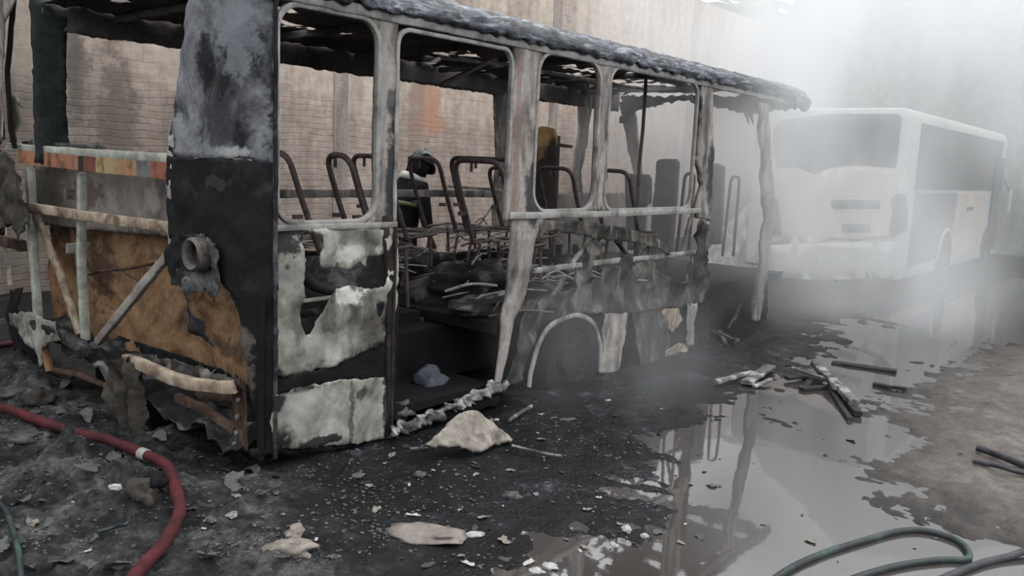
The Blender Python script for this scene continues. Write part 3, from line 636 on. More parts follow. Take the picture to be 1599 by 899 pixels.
# roof-edge end curl
crumple('roof_edge_flap', 6.75, 7.2, [(-.05, 2.50), (-.08, 2.45), (-.07, 2.40), (-.05, 2.36)], 16, .04, M['roofskin'], rag=.05)
# hanging shreds under the roof edge
for px, py, dx, dy in ((1160, 165, 8, 30), (1172, 172, 3, 22), (915, 128, 6, 40), (1088, 150, 0, 40)):
    a = sy(px, py, .4 if px > 1000 else 2.2); b = sy(px + dx, py + dy, .4 if px > 1000 else 2.2)
    V_, F_ = sweep_data(densify([a, b], .02), rrect(.07, .01), False, .02, px, scale=lambda t: 1 - .8*t); mesh('hanging_shred', V_, F_, M['ash_panel'], bus)
# floor, step well, chassis
box('floor', (4.6, 1.25, .46), (5.2, 2.4, .08), M['soot'], bus)
box('floor', (1.25, 1.62, .46), (1.4, 1.7, .08), M['soot'], bus)
box('step_well', (1.47, .42, .04), (1.02, .7, .06), M['soot'], bus)
box('step_riser', (1.47, .8, .24), (1.05, .04, .4), M['rustdark'], bus)
box('step_riser', (.93, .42, .24), (.03, .7, .4), M['soot'], bus)
box('chassis', (3.9, 1.25, .2), (6.5, 1.3, .42), M['soot'], bus, bevel=.02)
sheet('door_sill', pY([(606, 668), (640, 655), (690, 636), (720, 624), (785, 592), (786, 606), (740, 626), (700, 648), (650, 668), (610, 684)], -.02), lambda u, v, d: Vector((u, -.03 + d * 2, v)), M['wood'], bus, rag=.022, bump=.05, thick=.02, step=.02, freq=16)
beam('lower_sill', [(.9, .03, -.06), (2.0, .03, -.05)], .05, .06, M['soot'], bus, wob=.01)
# side panels, near side
def sp_(name, px, mat, holes=(), y=-.005, bump=.02, rag=.012, **k):
    return sheet(name, pY(px, y), mY(y), M[mat], bus, holes=[pY(h, y) for h in holes], bump=bump, rag=rag, thick=-.008, step=.028, **k)
sp_('torn_side_panel', [(428, 358), (612, 354), (622, 372), (621, 470), (608, 520), (590, 545), (560, 552), (520, 572), (470, 586), (430, 588)], 'ash_panel',
    holes=[[(470, 366), (500, 366), (504, 386), (497, 405), (500, 417), (546, 420), (560, 408), (572, 416), (575, 400), (596, 398), (604, 388), (606, 430), (596, 448), (575, 450), (552, 446), (530, 450), (518, 466), (507, 486), (497, 500), (488, 522), (478, 524), (468, 505), (467, 478), (474, 462), (473, 430), (476, 405)],
           [(586, 476), (598, 472), (602, 482), (594, 497)]], bump=.035)
sp_('charred_strip', [(425, 586), (470, 584), (520, 570), (560, 548), (590, 540), (620, 470), (622, 540), (612, 600), (540, 592), (425, 618)], 'soot', y=.006)
sp_('skirt_panel', [(426, 618), (470, 605), (540, 592), (604, 588), (606, 640), (600, 684), (520, 697), (430, 702), (424, 660)], 'skirt', y=-.02, bump=.03)
sp_('skirt_edge', [(604, 588), (616, 590), (612, 688), (520, 704), (392, 712), (392, 702), (520, 698), (600, 684)], 'soot', y=.0)
beam('inner_rail', [sy(472, 470, .25), sy(530, 462, .25)], .03, .02, M['greenish'], bus)
beam('inner_rail', [sy(468, 492, .25), sy(500, 484, .25)], .03, .04, M['soot_ash'], bus)
tube('inner_hose', catmull([sy(474, 430, .3), sy(492, 446, .3), sy(530, 456, .3), sy(560, 462, .3)], 6), .035, M['rubber'], bus)
sheet('inner_panel', pY([(440, 400), (620, 400), (620, 600), (440, 600)], .6), mY(.6), M['soot_ash'], bus, bump=.03)
# panels below windows two and three
sp_('torn_side_panel', [(824, 470), (850, 468), (880, 452), (893, 450), (897, 425), (912, 398), (926, 374), (933, 378), (931, 395), (920, 425), (916, 446), (940, 432), (946, 418), (966, 416), (974, 396), (984, 398), (994, 416), (1008, 402), (1012, 380), (1018, 380), (1018, 404), (1038, 428), (1058, 440), (1066, 438), (1074, 420), (1084, 400), (1092, 385), (1086, 352), (1094, 341), (1102, 350), (1104, 400), (1110, 430), (1104, 468), (1088, 476), (1040, 482), (1000, 486), (950, 490), (905, 488), (868, 496), (846, 512), (832, 540), (820, 590), (803, 602), (786, 606), (800, 560), (810, 510)], 'belly', bump=.06, rag=.02)
sp_('belt_skin', [(845, 345), (900, 345), (960, 352), (1010, 364), (1038, 378), (1052, 398), (1046, 399), (1030, 388), (990, 378), (940, 374), (900, 366), (862, 360), (843, 372)], 'belly', y=-.03, bump=.03)
beam('lower_rail', [sy(833, 423, .02), sy(930, 410, .02), sy(1030, 400, .02), sy(1088, 393, .02)], .03, .04, M['pale'], bus, wob=.006)
beam('brace', [sy(925, 370, .04), sy(893, 412, .04)], .03, .035, M['pale'], bus, wob=.005)
beam('brace', [sy(882, 432, .1), sy(858, 470, .1)], .03, .03, M['pale'], bus, wob=.005)
beam('brace', [sy(1078, 340, .05), sy(1064, 392, .05)], .03, .03, M['pale'], bus, wob=.005)
beam('brace', [sy(960, 374, .3), sy(992, 412, .3)], .03, .03, M['soot_ash'], bus, wob=.005)
sp_('wheel_arch_panel', [(946, 490), (982, 488), (976, 530), (966, 582), (936, 582), (942, 545), (940, 515)], 'pillar', y=-.01)
sp_('hatch_panel', [(988, 490), (1030, 484), (1044, 500), (1048, 556), (1000, 572), (994, 530)], 'belly', y=.0)
sp_('locker_panel', [(1030, 484), (1060, 480), (1066, 500), (1050, 520), (1040, 506)], 'cream', y=.02)
sp_('skirt_tongue', [(1075, 474), (1089, 474), (1086, 505), (1083, 538), (1073, 541), (1073, 505)], 'pale', y=-.02)
sp_('skirt_panel', [(1040, 548), (1060, 535), (1076, 540), (1074, 552), (1050, 560), (1040, 560)], 'cream', y=-.015)
sp_('charred_strip', [(1048, 482), (1100, 472), (1108, 470), (1108, 540), (1048, 560)], 'soot', y=.05)
ap = [sy(a, b, -.03) for a, b in ((826, 604), (832, 570), (842, 535), (858, 510), (880, 497), (903, 492), (922, 500), (933, 520), (938, 548), (936, 580))]
V_, F_ = sweep_data(catmull(ap, 4), rrect(.035, .02), False, .006, 2, up=(0, 1, 0)); mesh('wheel_arch', V_, F_, M['pillar'], bus)
sheet('wheel_well', pY([(826, 612), (832, 540), (858, 505), (903, 490), (936, 510), (945, 590)], .3), mY(.34), M['soot'], bus, bump=.01)
# wheel: bare rim with hub
wc = sy(880, 560, .12); R_ = .40
def wheel(c, R_, mat_t, mat_r, parent, yl=-1):
    V = []; Fc = []; prof = [(.10, R_*.62), (.10, R_*.9), (.06, R_), (-.06, R_), (-.10, R_*.92), (-.10, R_*.66), (-.07, R_*.62)]
    m = len(prof); n = 40
    for i in range(n):
        a = 2*PI*i/n
        for (y, r) in prof: V.append((c[0] + r*math.cos(a), c[1] + y, c[2] + r*math.sin(a)))
    for i in range(n):
        for k in range(m): Fc.append((i*m+k, ((i+1) % n)*m+k, ((i+1) % n)*m+(k+1) % m, i*m+(k+1) % m))
    t = mesh('wheel', V, Fc, mat_t, parent)
    prof = [(-.07, R_*.64), (-.085, R_*.6), (-.04, R_*.55), (-.03, R_*.34), (-.08, R_*.28), (-.085, R_*.12), (-.07, 0.001)]
    V = []; Fc = []; m = len(prof)
    for i in range(n):
        a = 2*PI*i/n
        for (y, r) in prof: V.append((c[0] + r*math.cos(a), c[1] + y, c[2] + r*math.sin(a)))
    for i in range(n):
        for k in range(m-1): Fc.append((i*m+k, ((i+1) % n)*m+k, ((i+1) % n)*m+k+1, i*m+k+1))
    mesh('rim', V, Fc, mat_r, t)
    parts = []
    for i in range(8):
        a = 2*PI*i/8; q = Vector((c[0] + R_*.42*math.cos(a), c[1] - .05, c[2] + R_*.42*math.sin(a)))
        parts.append(sweep_data([q, q + Vector((0, -.03, 0))], circ(.014, 6)))
    V_, F_ = join(parts); mesh('wheel_nuts', V_, F_, mat_r, t)
wheel(wc, R_, M['soot'], M['rimdark'], bus)

# rear corner column wrapping from the end onto the side
CR = .13
def mC(u, v, d):
    aL = PI*CR/2
    if u > CR: return Vector((-d - .035 * math.sin(min(1, (u-CR)/.6)*PI/2) , u, v))
    if u > CR - aL:
        a = (CR - u) / CR; return Vector((CR - (CR + d) * math.cos(a), CR - (CR + d) * math.sin(a), v))
    return Vector((CR + (CR - aL - u), -d, v))
cu = pX([(312, -20), (292, 90), (283, 170), (274, 240), (270, 330), (274, 372), (282, 420), (294, 455), (318, 450), (322, 500), (352, 520), (372, 560), (384, 600)])
uedge = CR - PI*CR/2 + .02
def upper(z): return z
ctop = [p for p in cu if p[1] > 1.62]; 
zs = sx(330, 250).z
sheet('rear_corner_panel', [(uedge, 2.6)] + pX([(312, -25), (292, 90), (283, 170), (273, 243), (300, 247), (385, 248)]) + [(uedge, zs)], mC, M['corner'], bus, rag=.01, bump=.02, thick=-.01)
sheet('rear_corner_panel', [(uedge, zs)] + pX([(385, 248), (300, 247), (273, 243), (270, 330), (276, 372), (330, 372), (345, 400), (350, 440), (372, 470), (384, 560), (388, 600)]) + [(.03, .05), (uedge, .0)], mC, M['cornersoot'], bus, rag=.01, bump=.02, thick=-.01)
sheet('column_edge', pX([(278, 190), (272, 250), (270, 330), (274, 372), (280, 420), (292, 452), (284, 456), (272, 420), (266, 370), (263, 300), (262, 250), (270, 200)], -.03), mX(-.035), M['pale'], bus, rag=.008, bump=.02)
# crumpled ash-covered lamp housing
sheet('lamp_housing', pX([(275, 368), (320, 362), (355, 378), (358, 440), (352, 470), (338, 452), (318, 456), (318, 480), (330, 500), (350, 540), (300, 500), (318, 470), (300, 452), (283, 440), (276, 410)]), lambda u, v, d: Vector((-.06 - d, u, v)), M['soot_ash'], bus, rag=.012, bump=.045, freq=9, step=.025)
lc = sx(309, 397, -.09); V = []; Fc = []; prof = [(.05, .092), (-.03, .092), (-.045, .08), (-.03, .066), (.02, .060)]
n = 28
for i in range(n):
    a = 2*PI*i/n
    for dx, r in prof: V.append((lc.x + dx, lc.y + r*1.0*math.cos(a), lc.z + r*math.sin(a)))
for i in range(n):
    for k in range(len(prof)-1): Fc.append((i*5+k, ((i+1) % n)*5+k, ((i+1) % n)*5+k+1, i*5+k+1))
lh = mesh('tail_lamp', V, Fc, M['lampring'], bus, solid=.004)
V = [(lc.x + .015, lc.y + .064*math.cos(2*PI*i/n), lc.z + .064*math.sin(2*PI*i/n)) for i in range(n)]
mesh('lamp_bowl', V + [(lc.x + .04, lc.y, lc.z)], [(i, (i+1) % n, n) for i in range(n)], M['rustdark'], lh, solid=.004)
l2 = sx(293, 445, -.07)
tube('lamp_clip', [l2 + Vector((0, .04*math.cos(a), .04*math.sin(a))) for a in [PI*.1 + PI*.9*k/8 for k in range(9)]], .012, M['ash_panel'], bus)
# edge post with bolt holes and dark vertical trims at the corner
sheet('corner_post', pX([(362, 592), (384, 588), (388, 705), (372, 700), (366, 650)], -.02), mX(-.02), M['rustdark'], bus, rag=.006, bump=.01)
for px, py in ((373, 624), (372, 650), (370, 675), (368, 693)):
    q = sx(px, py, -.03); V_, F_ = sweep_data([q, q + Vector((-.012, 0, 0))], circ(.014, 10)); mesh('bolt', V_, F_, M['ash_panel'], bus)
beam('corner_trim', [(.09, -.015, .0), (.09, -.015, 1.3), (.09, -.01, 2.4)], .02, .02, M['soot_ash'], bus, wob=.004)
beam('corner_trim', [(.02, .02, .0), (.03, .02, .9)], .03, .03, M['soot'], bus, wob=.004)
# rear end beams
beam('rear_sill_beam', [sx(14, 229), sx(150, 240), sx(290, 248)], .05, .055, M['greenish'], bus, wob=.004)
V_, F_ = sweep_data(densify([sx(30, 244, -.02), sx(150, 257, -.02), sx(278, 268, -.02)], .05), rect(.012, .095), False, .003, 1, up=(0, 0, 1)); mesh('reflective_strip', V_, F_, M['strip'], bus, smooth=False)
sheet('sill_debris', pX([(36, 222), (60, 214), (80, 222), (130, 226), (160, 221), (170, 232), (40, 230)], .06), mX(.06), M['ash'], bus, rag=.01, bump=.02)
beam('rear_cross_beam', [sx(44, 323, -.01), sx(140, 338, -.01), sx(275, 356, -.01)], .04, .065, M['cream'], bus, wob=.004)
beam('rear_upright', [sx(47, 262), sx(53, 400), sx(62, 530)], .06, .055, M['greenish'], bus, wob=.004)
beam('rear_upright', [sx(128, 270, .05), sx(127, 400, .05), sx(133, 530, .05)], .05, .055, M['greenish'], bus, wob=.004)
beam('rear_diagonal', [sx(56, 335, .0), sx(95, 430, .02), sx(124, 522, .03)], .035, .055, M['cream'], bus, wob=.004)
beam('rear_diagonal', [sx(272, 388, -.02), sx(210, 462, .0), sx(152, 534, .02)], .035, .06, M['greysheet'], bus, wob=.006)
sheet('engine_bulkhead', pX([(44, 335), (150, 345), (276, 358), (300, 380), (330, 470), (384, 560), (392, 610), (300, 600), (200, 570), (140, 545), (52, 520)], .18), lambda u, v, d: Vector((.30 + d - .05 * math.cos(u * 2.5), u, v)), M['rust'], bus, bump=.05, rag=.01, freq=3)
sheet('rear_inner_sheet', pX([(44, 258), (278, 272), (280, 372), (46, 350)], .16), lambda u, v, d: Vector((.20 + d, u, v)), M['greysheet'], bus, bump=.03, rag=.006, freq=2)
tube('scorched_cable', catmull([sx(138, 428, .14), sx(160, 424, .14), sx(190, 420, .14), sx(215, 415, .14), sx(240, 411, .14)], 5), .011, M['rustdark'], bus, wob=.01)
tube('scorched_cable', catmull([sx(140, 392, .14), sx(165, 405, .14), sx(188, 420, .14), sx(215, 440, .14)], 5), .005, M['rustdark'], bus, wob=.01)
# lower rear: bent bumper beam, ledge, hanging cloth and support frame
beam('bumper_beam', catmull([sx(198, 560, -.12), sx(235, 575, -.15), sx(275, 592, -.16), sx(320, 602, -.14), sx(368, 604, -.08)], 5), .05, .07, M['cream'], bus, wob=.008)
beam('bumper_beam', catmull([sx(22, 500, -.05), sx(60, 508, -.08), sx(100, 525, -.1), sx(145, 552, -.06)], 5), .06, .07, M['soot_ash'], bus, wob=.02)
sheet('rear_ledge', [(.1, -.12), (1.0, -.12), (2.0, -.1), (2.9, -.02), (2.9, .3), (1.8, .3), (.1, .3)], lambda u, v, d: Vector((v, u, .06 + .09 * u + d * 3)), M['soot_ash'], bus, bump=.03, rag=.02)
sheet('torn_flap', pX([(14, 490), (40, 488), (90, 505), (100, 530), (70, 540), (60, 575), (52, 545), (30, 520)], -.12), mX(-.12), M['ash_panel'], bus, bump=.04, rag=.02)
sheet('mud_flap', pX([(8, 455), (28, 450), (24, 490), (40, 505), (52, 560), (54, 578), (22, 576), (10, 520), (4, 490)], .0), mX(.03), M['soot'], bus, bump=.03, rag=.02)
beam('rear_bracket', [sx(68, 535, -.1), sx(78, 580, -.1)], .03, .05, M['rust'], bus, wob=.006)
beam('lower_frame_rail', [sx(85, 577, -.08), sx(130, 586, -.06), sx(175, 606, -.02)], .03, .035, M['rustdark'], bus, wob=.006)
beam('lower_frame_rail', [sx(278, 620, -.05), sx(325, 642, -.04), sx(368, 672, -.02)], .04, .05, M['rustdark'], bus, wob=.006)
sheet('hanging_cloth', pX([(172, 562), (205, 556), (228, 585), (222, 640), (232, 660), (220, 678), (196, 690), (178, 668), (164, 640), (172, 610)], -.14), lambda u, v, d: Vector((-.14 + d + .03 * math.sin(u * 40), u, v)), M['cloth'], bus, bump=.05, rag=.02, step=.025)
sheet('under_panel', [(.1, -.1), (2.5, -.1), (2.5, .3), (.1, .3)], mX(.3), M['soot'], bus, bump=.02)
sheet('bulkhead_debris', pX([(200, 552), (250, 556), (300, 570), (380, 590), (384, 610), (330, 598), (260, 584), (205, 566)], -.04), mX(-.05), M['belly'], bus, bump=.05, rag=.03, freq=14)
beam('lower_frame_rail', [sx(280, 618, .15), sx(368, 622, .15)], .05, .05, M['rustdark'], bus, wob=.006)
# peeled skin on the far rear corner
sheet('peeled_corner_skin', pX([(-60, -20), (34, -20), (12, 30), (4, 100), (2, 160), (6, 215), (-60, 230)], -.12), lambda u, v, d: Vector((-.12 + d + .3 * max(0, u - 2.9), u, v)), M['pillar'], bus, bump=.02, rag=.008, thick=.01)
sheet('peeled_corner_skin', pX([(-60, 232), (8, 238), (24, 262), (38, 300), (44, 345), (34, 372), (18, 350), (-60, 372)], -.14), lambda u, v, d: Vector((-.14 + d + .3 * max(0, u - 2.9), u, v)), M['cloth'], bus, bump=.06, rag=.02, thick=.01)
beam('corner_trim', [sx(22, 0, -.08), sx(12, 110, -.08), sx(16, 200, -.08), sx(24, 232, -.06)], .03, .03, M['soot'], bus, wob=.006)
sheet('torn_flap', pX([(15, 150), (24, 148), (45, 168), (30, 165), (31, 222), (20, 222)], -.02), mX(-.03), M['ash_panel'], bus, bump=.03, rag=.008)
beam('fallen_rail', [sx(-20, 368, .4), sx(36, 384, .2)], .05, .09, M['rustdark'], bus, wob=.01)
tube('fallen_tube', [sx(2, 290, .3), sx(8, 380, .3), sx(16, 445, .3)], .02, M['pillar'], bus)
# interior handrails
tube('grab_rail', [sy(690, 90, 1.2), sy(760, 98, 1.2), sy(810, 101, 1.2)], .016, M['wire'], bus)
tube('grab_rail', [sy(828, 108, 1.0), sy(955, 131, 1.0), sy(1010, 140, 1.0)], .016, M['wire'], bus)
tube('fallen_grab_rail', [sy(688, 133, .8), sy(750, 103, .95), sy(775, 92, 1.0)], .019, M['hoop'], bus)
tube('stanchion', [sy(1009, 118, .8), sy(1004, 200, .8), sy(998, 262, .8), sy(992, 400, .8)], .018, M['hoop'], bus)
for a, b in (((1068, 1083), (275, 400)), ((1140, 1153), (280, 400))):
    y = .5; x0, x1 = a
    tube('door_handrail', round_path([sy(x0 - 12, b[1], y), sy(x0 + 2, b[0] - 4, y), sy(x1 + 2, b[0] - 4, y), sy(x1 - 8, b[1], y)], .08, 6), .017, M['hoop'], bus)
# tall partition panels
def slab(name, pts, x, mat, th=.05):
    return sheet(name, pX(pts, x), mX(x), M[mat], bus, bump=.01, rag=.003, thick=th, step=.05)
slab('partition_panel', [(1030, 252), (1036, 248), (1058, 248), (1062, 254), (1057, 330), (1050, 400), (1046, 440), (1020, 440), (1022, 350)], 6.3, 'hoop', .08)
slab('partition_panel', [(1114, 258), (1122, 255), (1133, 260), (1128, 380), (1112, 380)], 6.9, 'hoop', .08)
slab('seat_back_slab', [(982, 275), (990, 271), (1014, 272), (1018, 278), (1018, 318), (1010, 320), (1008, 390), (984, 390)], 6.0, 'darkgrey', .08)
# wheelchair backrest, tan and charred
slab('wheelchair_backrest', [(834, 215), (838, 202), (852, 197), (866, 201), (871, 214), (870, 280), (866, 330), (836, 332), (834, 280)], 5.3, 'tan', .05)
tube('backrest_arm', round_path([sx(871, 226, 5.3), sx(893, 229, 5.3)], 0), .02, M['hoop'], bus)
tube('backrest_tube', [sx(873, 212, 5.34), sx(868, 330, 5.34)], .018, M['hoop'], bus)
# seat frames
def seat(pn, pf, w_, zt=1.64, X=None, lean=.26, zig=True):
    a = ray(pn, 252); b = ray(pf, 252)
    if X is None:
        dx = w_ / (b[1]/b[0] - a[1]/a[0]); X = CP[0] + dx; yn = CP[1] + dx*a[1]/a[0]
    else:
        yn = CP[1] + (X - CP[0]) * a[1]/a[0]
    yf = yn + w_
    s = bpy.data.objects.new('seat_frame', None); COL.objects.link(s); s.parent = bus; s.location = (X, yn, .5)
    h = zt - .5; z1 = .45
    tube('back_hoop', round_path([(lean + .02, 0, z1), (lean*.45, 0, (h+z1)*.52), (0, 0, h), (0, w_, h), (lean*.45, w_, (h+z1)*.52), (lean + .02, w_, z1)], .12, 6), .021, M['hoop'], s)
    tube('seat_ring', round_path([(lean, 0, z1), (lean + .4, 0, z1 + .03), (lean + .4, w_, z1 + .03), (lean, w_, z1)], .06, 4), .014, M['hoop'], s)
    for y in (0.02, w_ - .02):
        tube('leg', [(lean + .08, y, z1), (lean - .02, y, 0)], .015, M['hoop'], s, m=8)
        tube('leg', [(lean + .32, y, z1 + .02), (lean + .36, y, 0)], .015, M['hoop'], s, m=8)
        V_, F_ = boxdata((lean*.5 - .03, y, h*.62), (.07, .03, .03)); mesh('bracket', V_, F_, M['hoop'], s, smooth=False)
    V_, F_ = boxdata((.01, w_*.62, h - .05), (.02, .015, .08)); mesh('bracket', V_, F_, M['hoop'], s, smooth=False)
    if zig:
        pts = []
        for k in range(9): pts.append((lean + .05 + .04*k, .03 if k % 2 else w_ - .03, z1 + .02 + random.uniform(-.03, .03)))
        tube('seat_spring', round_path(pts, .03, 3), .004, M['wire'], s, m=6)
    return s
seat(449, 380, .42, X=.95)
seat(545, 508, .26)
seat(600, 548, .42)
seat(684, 636, .42)
seat(782, 708, .5)
seat(812, 702, .85, zt=1.66, zig=False)
seat(812, 762, .42, zt=1.58)
seat(893, 840, .42, zt=1.60)
seat(983, 926, .42, zt=1.60)
# debris on the bus floor
t_lab = 'thin bent metal rod in the heap behind the torn side panel'
for k in range(110):
    x = random.uniform(1.2, 4.8); y = random.uniform(.9, 2.2) if x < 2 else random.uniform(.15, 2.3); a = random.uniform(-.9, .9); L_ = random.uniform(.2, .7)
    z = (.58 + random.uniform(0, .12)) if (y < .8 or k % 3 == 0) else .72 + random.uniform(0, .28)
    p = [Vector((0, 0, 0)), Vector((math.cos(a)*L_*.5, math.sin(a)*L_*.5, random.uniform(-.02, .06))), Vector((math.cos(a)*L_, math.sin(a)*L_, random.uniform(-.04, .06)))]
    o = tube('metal_rod', catmull(p, 4), random.uniform(.005, .012), M['wire'] if k % 4 else M['hoop'], None, m=6)
    o.location = (x, y, z); tag(o, t_lab if x > 2.2 else 'thin bent metal rod on the bus floor seen through the wide door', 'rod', 'bent rods on the bus floor' if x > 2.2 else 'bent rods inside the wide door')
def lump(name, r, seed, mat, flat=.5, rough=.35, sub=3, parent=None):
    import bmesh
    bm = bmesh.new(); bmesh.ops.create_icosphere(bm, subdivisions=sub, radius=1)
    for v in bm.verts:
        c = v.co.copy(); f = 1 + rough * (noise.noise(c * 1.6 + Vector((seed, 0, 0))) + .5 * noise.noise(c * 4 + Vector((seed, 5, 0))))
        v.co = Vector((c.x * r[0] * f, c.y * r[1] * f, c.z * r[2] * f))
    me = bpy.data.meshes.new(name); bm.to_mesh(me); bm.free(); me.materials.append(mat)
    me.polygons.foreach_set('use_smooth', [True]*len(me.polygons))
    o = bpy.data.objects.new(name, me); COL.objects.link(o); return kid(o, parent)
for k in range(34):
    x = random.uniform(2.0, 3.6); y = random.uniform(.06, .9); a = random.uniform(-.8, .8); L_ = random.uniform(.15, .5)
    p = [Vector((0, 0, 0)), Vector((math.cos(a)*L_*.5, math.sin(a)*L_*.5, random.uniform(-.01, .05))), Vector((math.cos(a)*L_, math.sin(a)*L_, random.uniform(-.01, .05)))]
    o = tube('metal_rod', catmull(p, 4), random.uniform(.005, .01), M['wire'] if k % 3 else M['hoop'], None, m=6)
    o.location = (x, y, .53 + random.uniform(0, .1)); tag(o, t_lab, 'rod', 'bent rods on the bus floor')
o = lump('debris_heap', (.5, .3, .1), 33, M['soot_ash'], rough=.8, sub=4); o.location = (2.65, .42, .53); tag(o, 'low charred heap at the edge of the bus floor above the wheel', 'debris')
hl = ['charred heap of seat debris on the bus floor beside the door', 'charred heap of seat debris on the bus floor under the middle hoops', 'charred heap of seat debris on the bus floor by the far side', 'charred heap of seat debris on the bus floor behind the second window']
for i, (x, y, r) in enumerate(((1.75, 1.5, .42), (2.75, .95, .46), (3.1, 1.95, .42), (4.1, 1.1, .46))):
    o = lump('debris_heap', (r, r*.8, .2), i*7, M['soot_ash'], rough=.7, sub=4); o.location = (x, y, .56); tag(o, hl[i], 'debris')
o = lump('cushion_remnant', (.11, .1, .13), 91, M['bluegrey'], rough=.5); o.location = sy(672, 615, .35) + Vector((0, 0, .07)); tag(o, 'bluish grey burnt lump in the dark bus stairwell', 'debris')
o = lump('cushion_remnant', (.09, .07, .06), 95, M['paleflake'], rough=.5); o.location = sy(626, 642, .12); tag(o, 'small rounded pale lump at the foot of the bus door', 'debris')
o = sheet('rusty_plate', pY([(688, 495), (712, 497), (726, 515), (700, 510)], .75), mY(.74), M['rust'], None, bump=.01, thick=.006); tag(o, 'small orange rusty plate at the stairwell edge', 'plate')

# ------------------------------------------------------------------ parked bus in the smoke
b2 = thing('parked_bus', 'intact white and cream bus parked beyond the smoke', 'bus', (0, 0, 0))
X0, X1, Y0, Y1, ZB, ZT = 10.8, 18.2, -.27, 2.17, .12, 2.66
def section(yi=0.0, zi=0.0):
    pts = []; r = .2
    for cx, cz, a0, rr in ((Y1-yi-r, ZT-zi-r, 0, r), (Y0+yi+r, ZT-zi-r, PI/2, r), (Y0+yi+.05, ZB+zi+.05, PI, .05), (Y1-yi-.05, ZB+zi+.05, 1.5*PI, .05)):
        for k in range(7):
            a = a0 + PI/2*k/6; z = cz + rr*math.sin(a)
            pts.append((cx + rr*math.cos(a), z + (.05 * (1 - ((cx - (Y0+Y1)/2)/1.2)**2) if z > 2.4 else 0)))
    return pts
rings_ = [(X0 + .1, .1), (X0 + .04, .05), (X0 + .0, .12)]
V = []; Fc = []; secs = [(X0, .10), (X0+.02, .045), (X0+.07, .012), (X0+.15, 0), (X0+3, 0), (X1-.2, 0), (X1, .12)]
for x, i_ in secs:
    for y, z in section(i_, i_*.6): V.append((x, y, z))
m = 28
for i in range(len(secs)-1):
    for k in range(m): Fc.append((i*m+k, (i+1)*m+k, (i+1)*m+(k+1) % m, i*m+(k+1) % m))
Fc.append(tuple(range(m))); Fc.append(tuple((len(secs)-1)*m+k for k in range(m-1, -1, -1)))
mesh('body', V, Fc, M['white'], b2)
def b2r(name, pts, mat, off=.012, th=.02, par=b2):   # on the rear face
    return sheet(name, pX(pts, X0), mX(X0 - off), M[mat], par, rag=0, bump=0, thick=th, step=.2)
b2r('rear_panel', [(1204, 262), (1214, 258), (1300, 262), (1404, 258), (1401, 300), (1398, 372), (1385, 376), (1205, 380)], 'offwhite', .008)
b2r('rear_window', [(1209, 200), (1222, 188), (1300, 178), (1404, 178), (1409, 184), (1404, 225), (1400, 262), (1340, 256), (1300, 260), (1272, 272), (1250, 262), (1214, 262), (1209, 240)], 'glass', .02)
b2r('engine_grille', [(1300, 312), (1372, 312), (1376, 318), (1374, 326), (1302, 326), (1297, 318)], 'darkgrey', .02)
b2r('number_plate', [(1315, 350), (1360, 350), (1360, 363), (1315, 363)], 'darkgrey', .02, .012)
b2r('body_crease', [(1295, 370), (1340, 372), (1400, 366), (1400, 369), (1340, 375), (1295, 373)], 'darkgrey', .02)
lampo = b2r('tail_lamp', [(1393, 312), (1404, 302), (1415, 304), (1419, 330), (1417, 360), (1396, 368), (1390, 364), (1396, 330)], 'darkgrey', .03, .04)
for py in (325, 343): 
    q = sx(1405, py, X0 - .035); V_, F_ = sweep_data([q, q + Vector((-.015, 0, 0))], circ(.06, 16)); mesh('lamp_lens', V_, F_, M['lampclear'], lampo)
b2r('tail_lamp', [(1215, 312), (1205, 302), (1203, 360), (1222, 368), (1218, 330)], 'darkgrey', .03, .04)
b2r('rear_bumper', [(1205, 382), (1300, 378), (1400, 376), (1398, 432), (1300, 436), (1205, 434)], 'white', .05, .06)
for (a, b, c, d) in ((1361, 275, 1384, 277), (1361, 290, 1384, 292), (1361, 275, 1363, 292), (1372, 282, 1384, 284)):
    b2r('rear_marking', [(a, b), (c, b), (c, d), (a, d)], 'darkgrey', .014, .006)
def b2s(name, pts, mat, off=.012, th=.02): return sheet(name, pY(pts, Y0), mY(Y0 - off), M[mat], b2, rag=0, bump=0, thick=th, step=.3)
xa, xb = X0 + .45, X1 - .6
for i in range(4):
    a = xa + (xb - xa) * i / 4; b = xa + (xb - xa) * (i + 1) / 4 - .03
    mesh('side_window', *boxdata(((a+b)/2, Y0 - .004, 1.98), (b-a, .02, .98)), M['glass'], b2, smooth=False)
mesh('side_panel', *boxdata((12.6, Y0 - .012, .88), (2.6, .02, 1.12)), M['sidegrey'], b2, smooth=False)
mesh('side_door', *boxdata((15.1, Y0 - .02, .85), (2.3, .03, 1.15)), M['offwhite'], b2, smooth=False)
mesh('side_door', *boxdata((17.4, Y0 - .02, 1.2), (.8, .03, 1.9)), M['glass'], b2, smooth=False)
box('door_handle', (15.0, Y0 - .04, 1.15), (.5, .03, .06), M['darkgrey'], b2)
mesh('wheel_housing', [(13.5 + .46*math.cos(PI*k/14), Y0 - .03, .35 + .46*math.sin(PI*k/14)) for k in range(15)] + [(13.04, Y0 - .03, .1), (13.96, Y0 - .03, .1)], [tuple(range(15)) + (15, 16)], M['rubber'], b2, smooth=False, solid=.01)
ap = [Vector((13.5 + .46*math.cos(a), Y0 - .02, .35 + .46*math.sin(a))) for a in [PI*k/14 for k in range(15)]]
tube('wheel_arch', ap, .03, M['white'], b2); wheel((13.5, Y0 + .05, .33), .42, M['rubber'], M['darkgrey'], b2)
wheel((17.0, Y0 + .05, .33), .42, M['rubber'], M['darkgrey'], b2); wheel((13.5, Y1 - .13, .33), .42, M['rubber'], M['darkgrey'], b2)
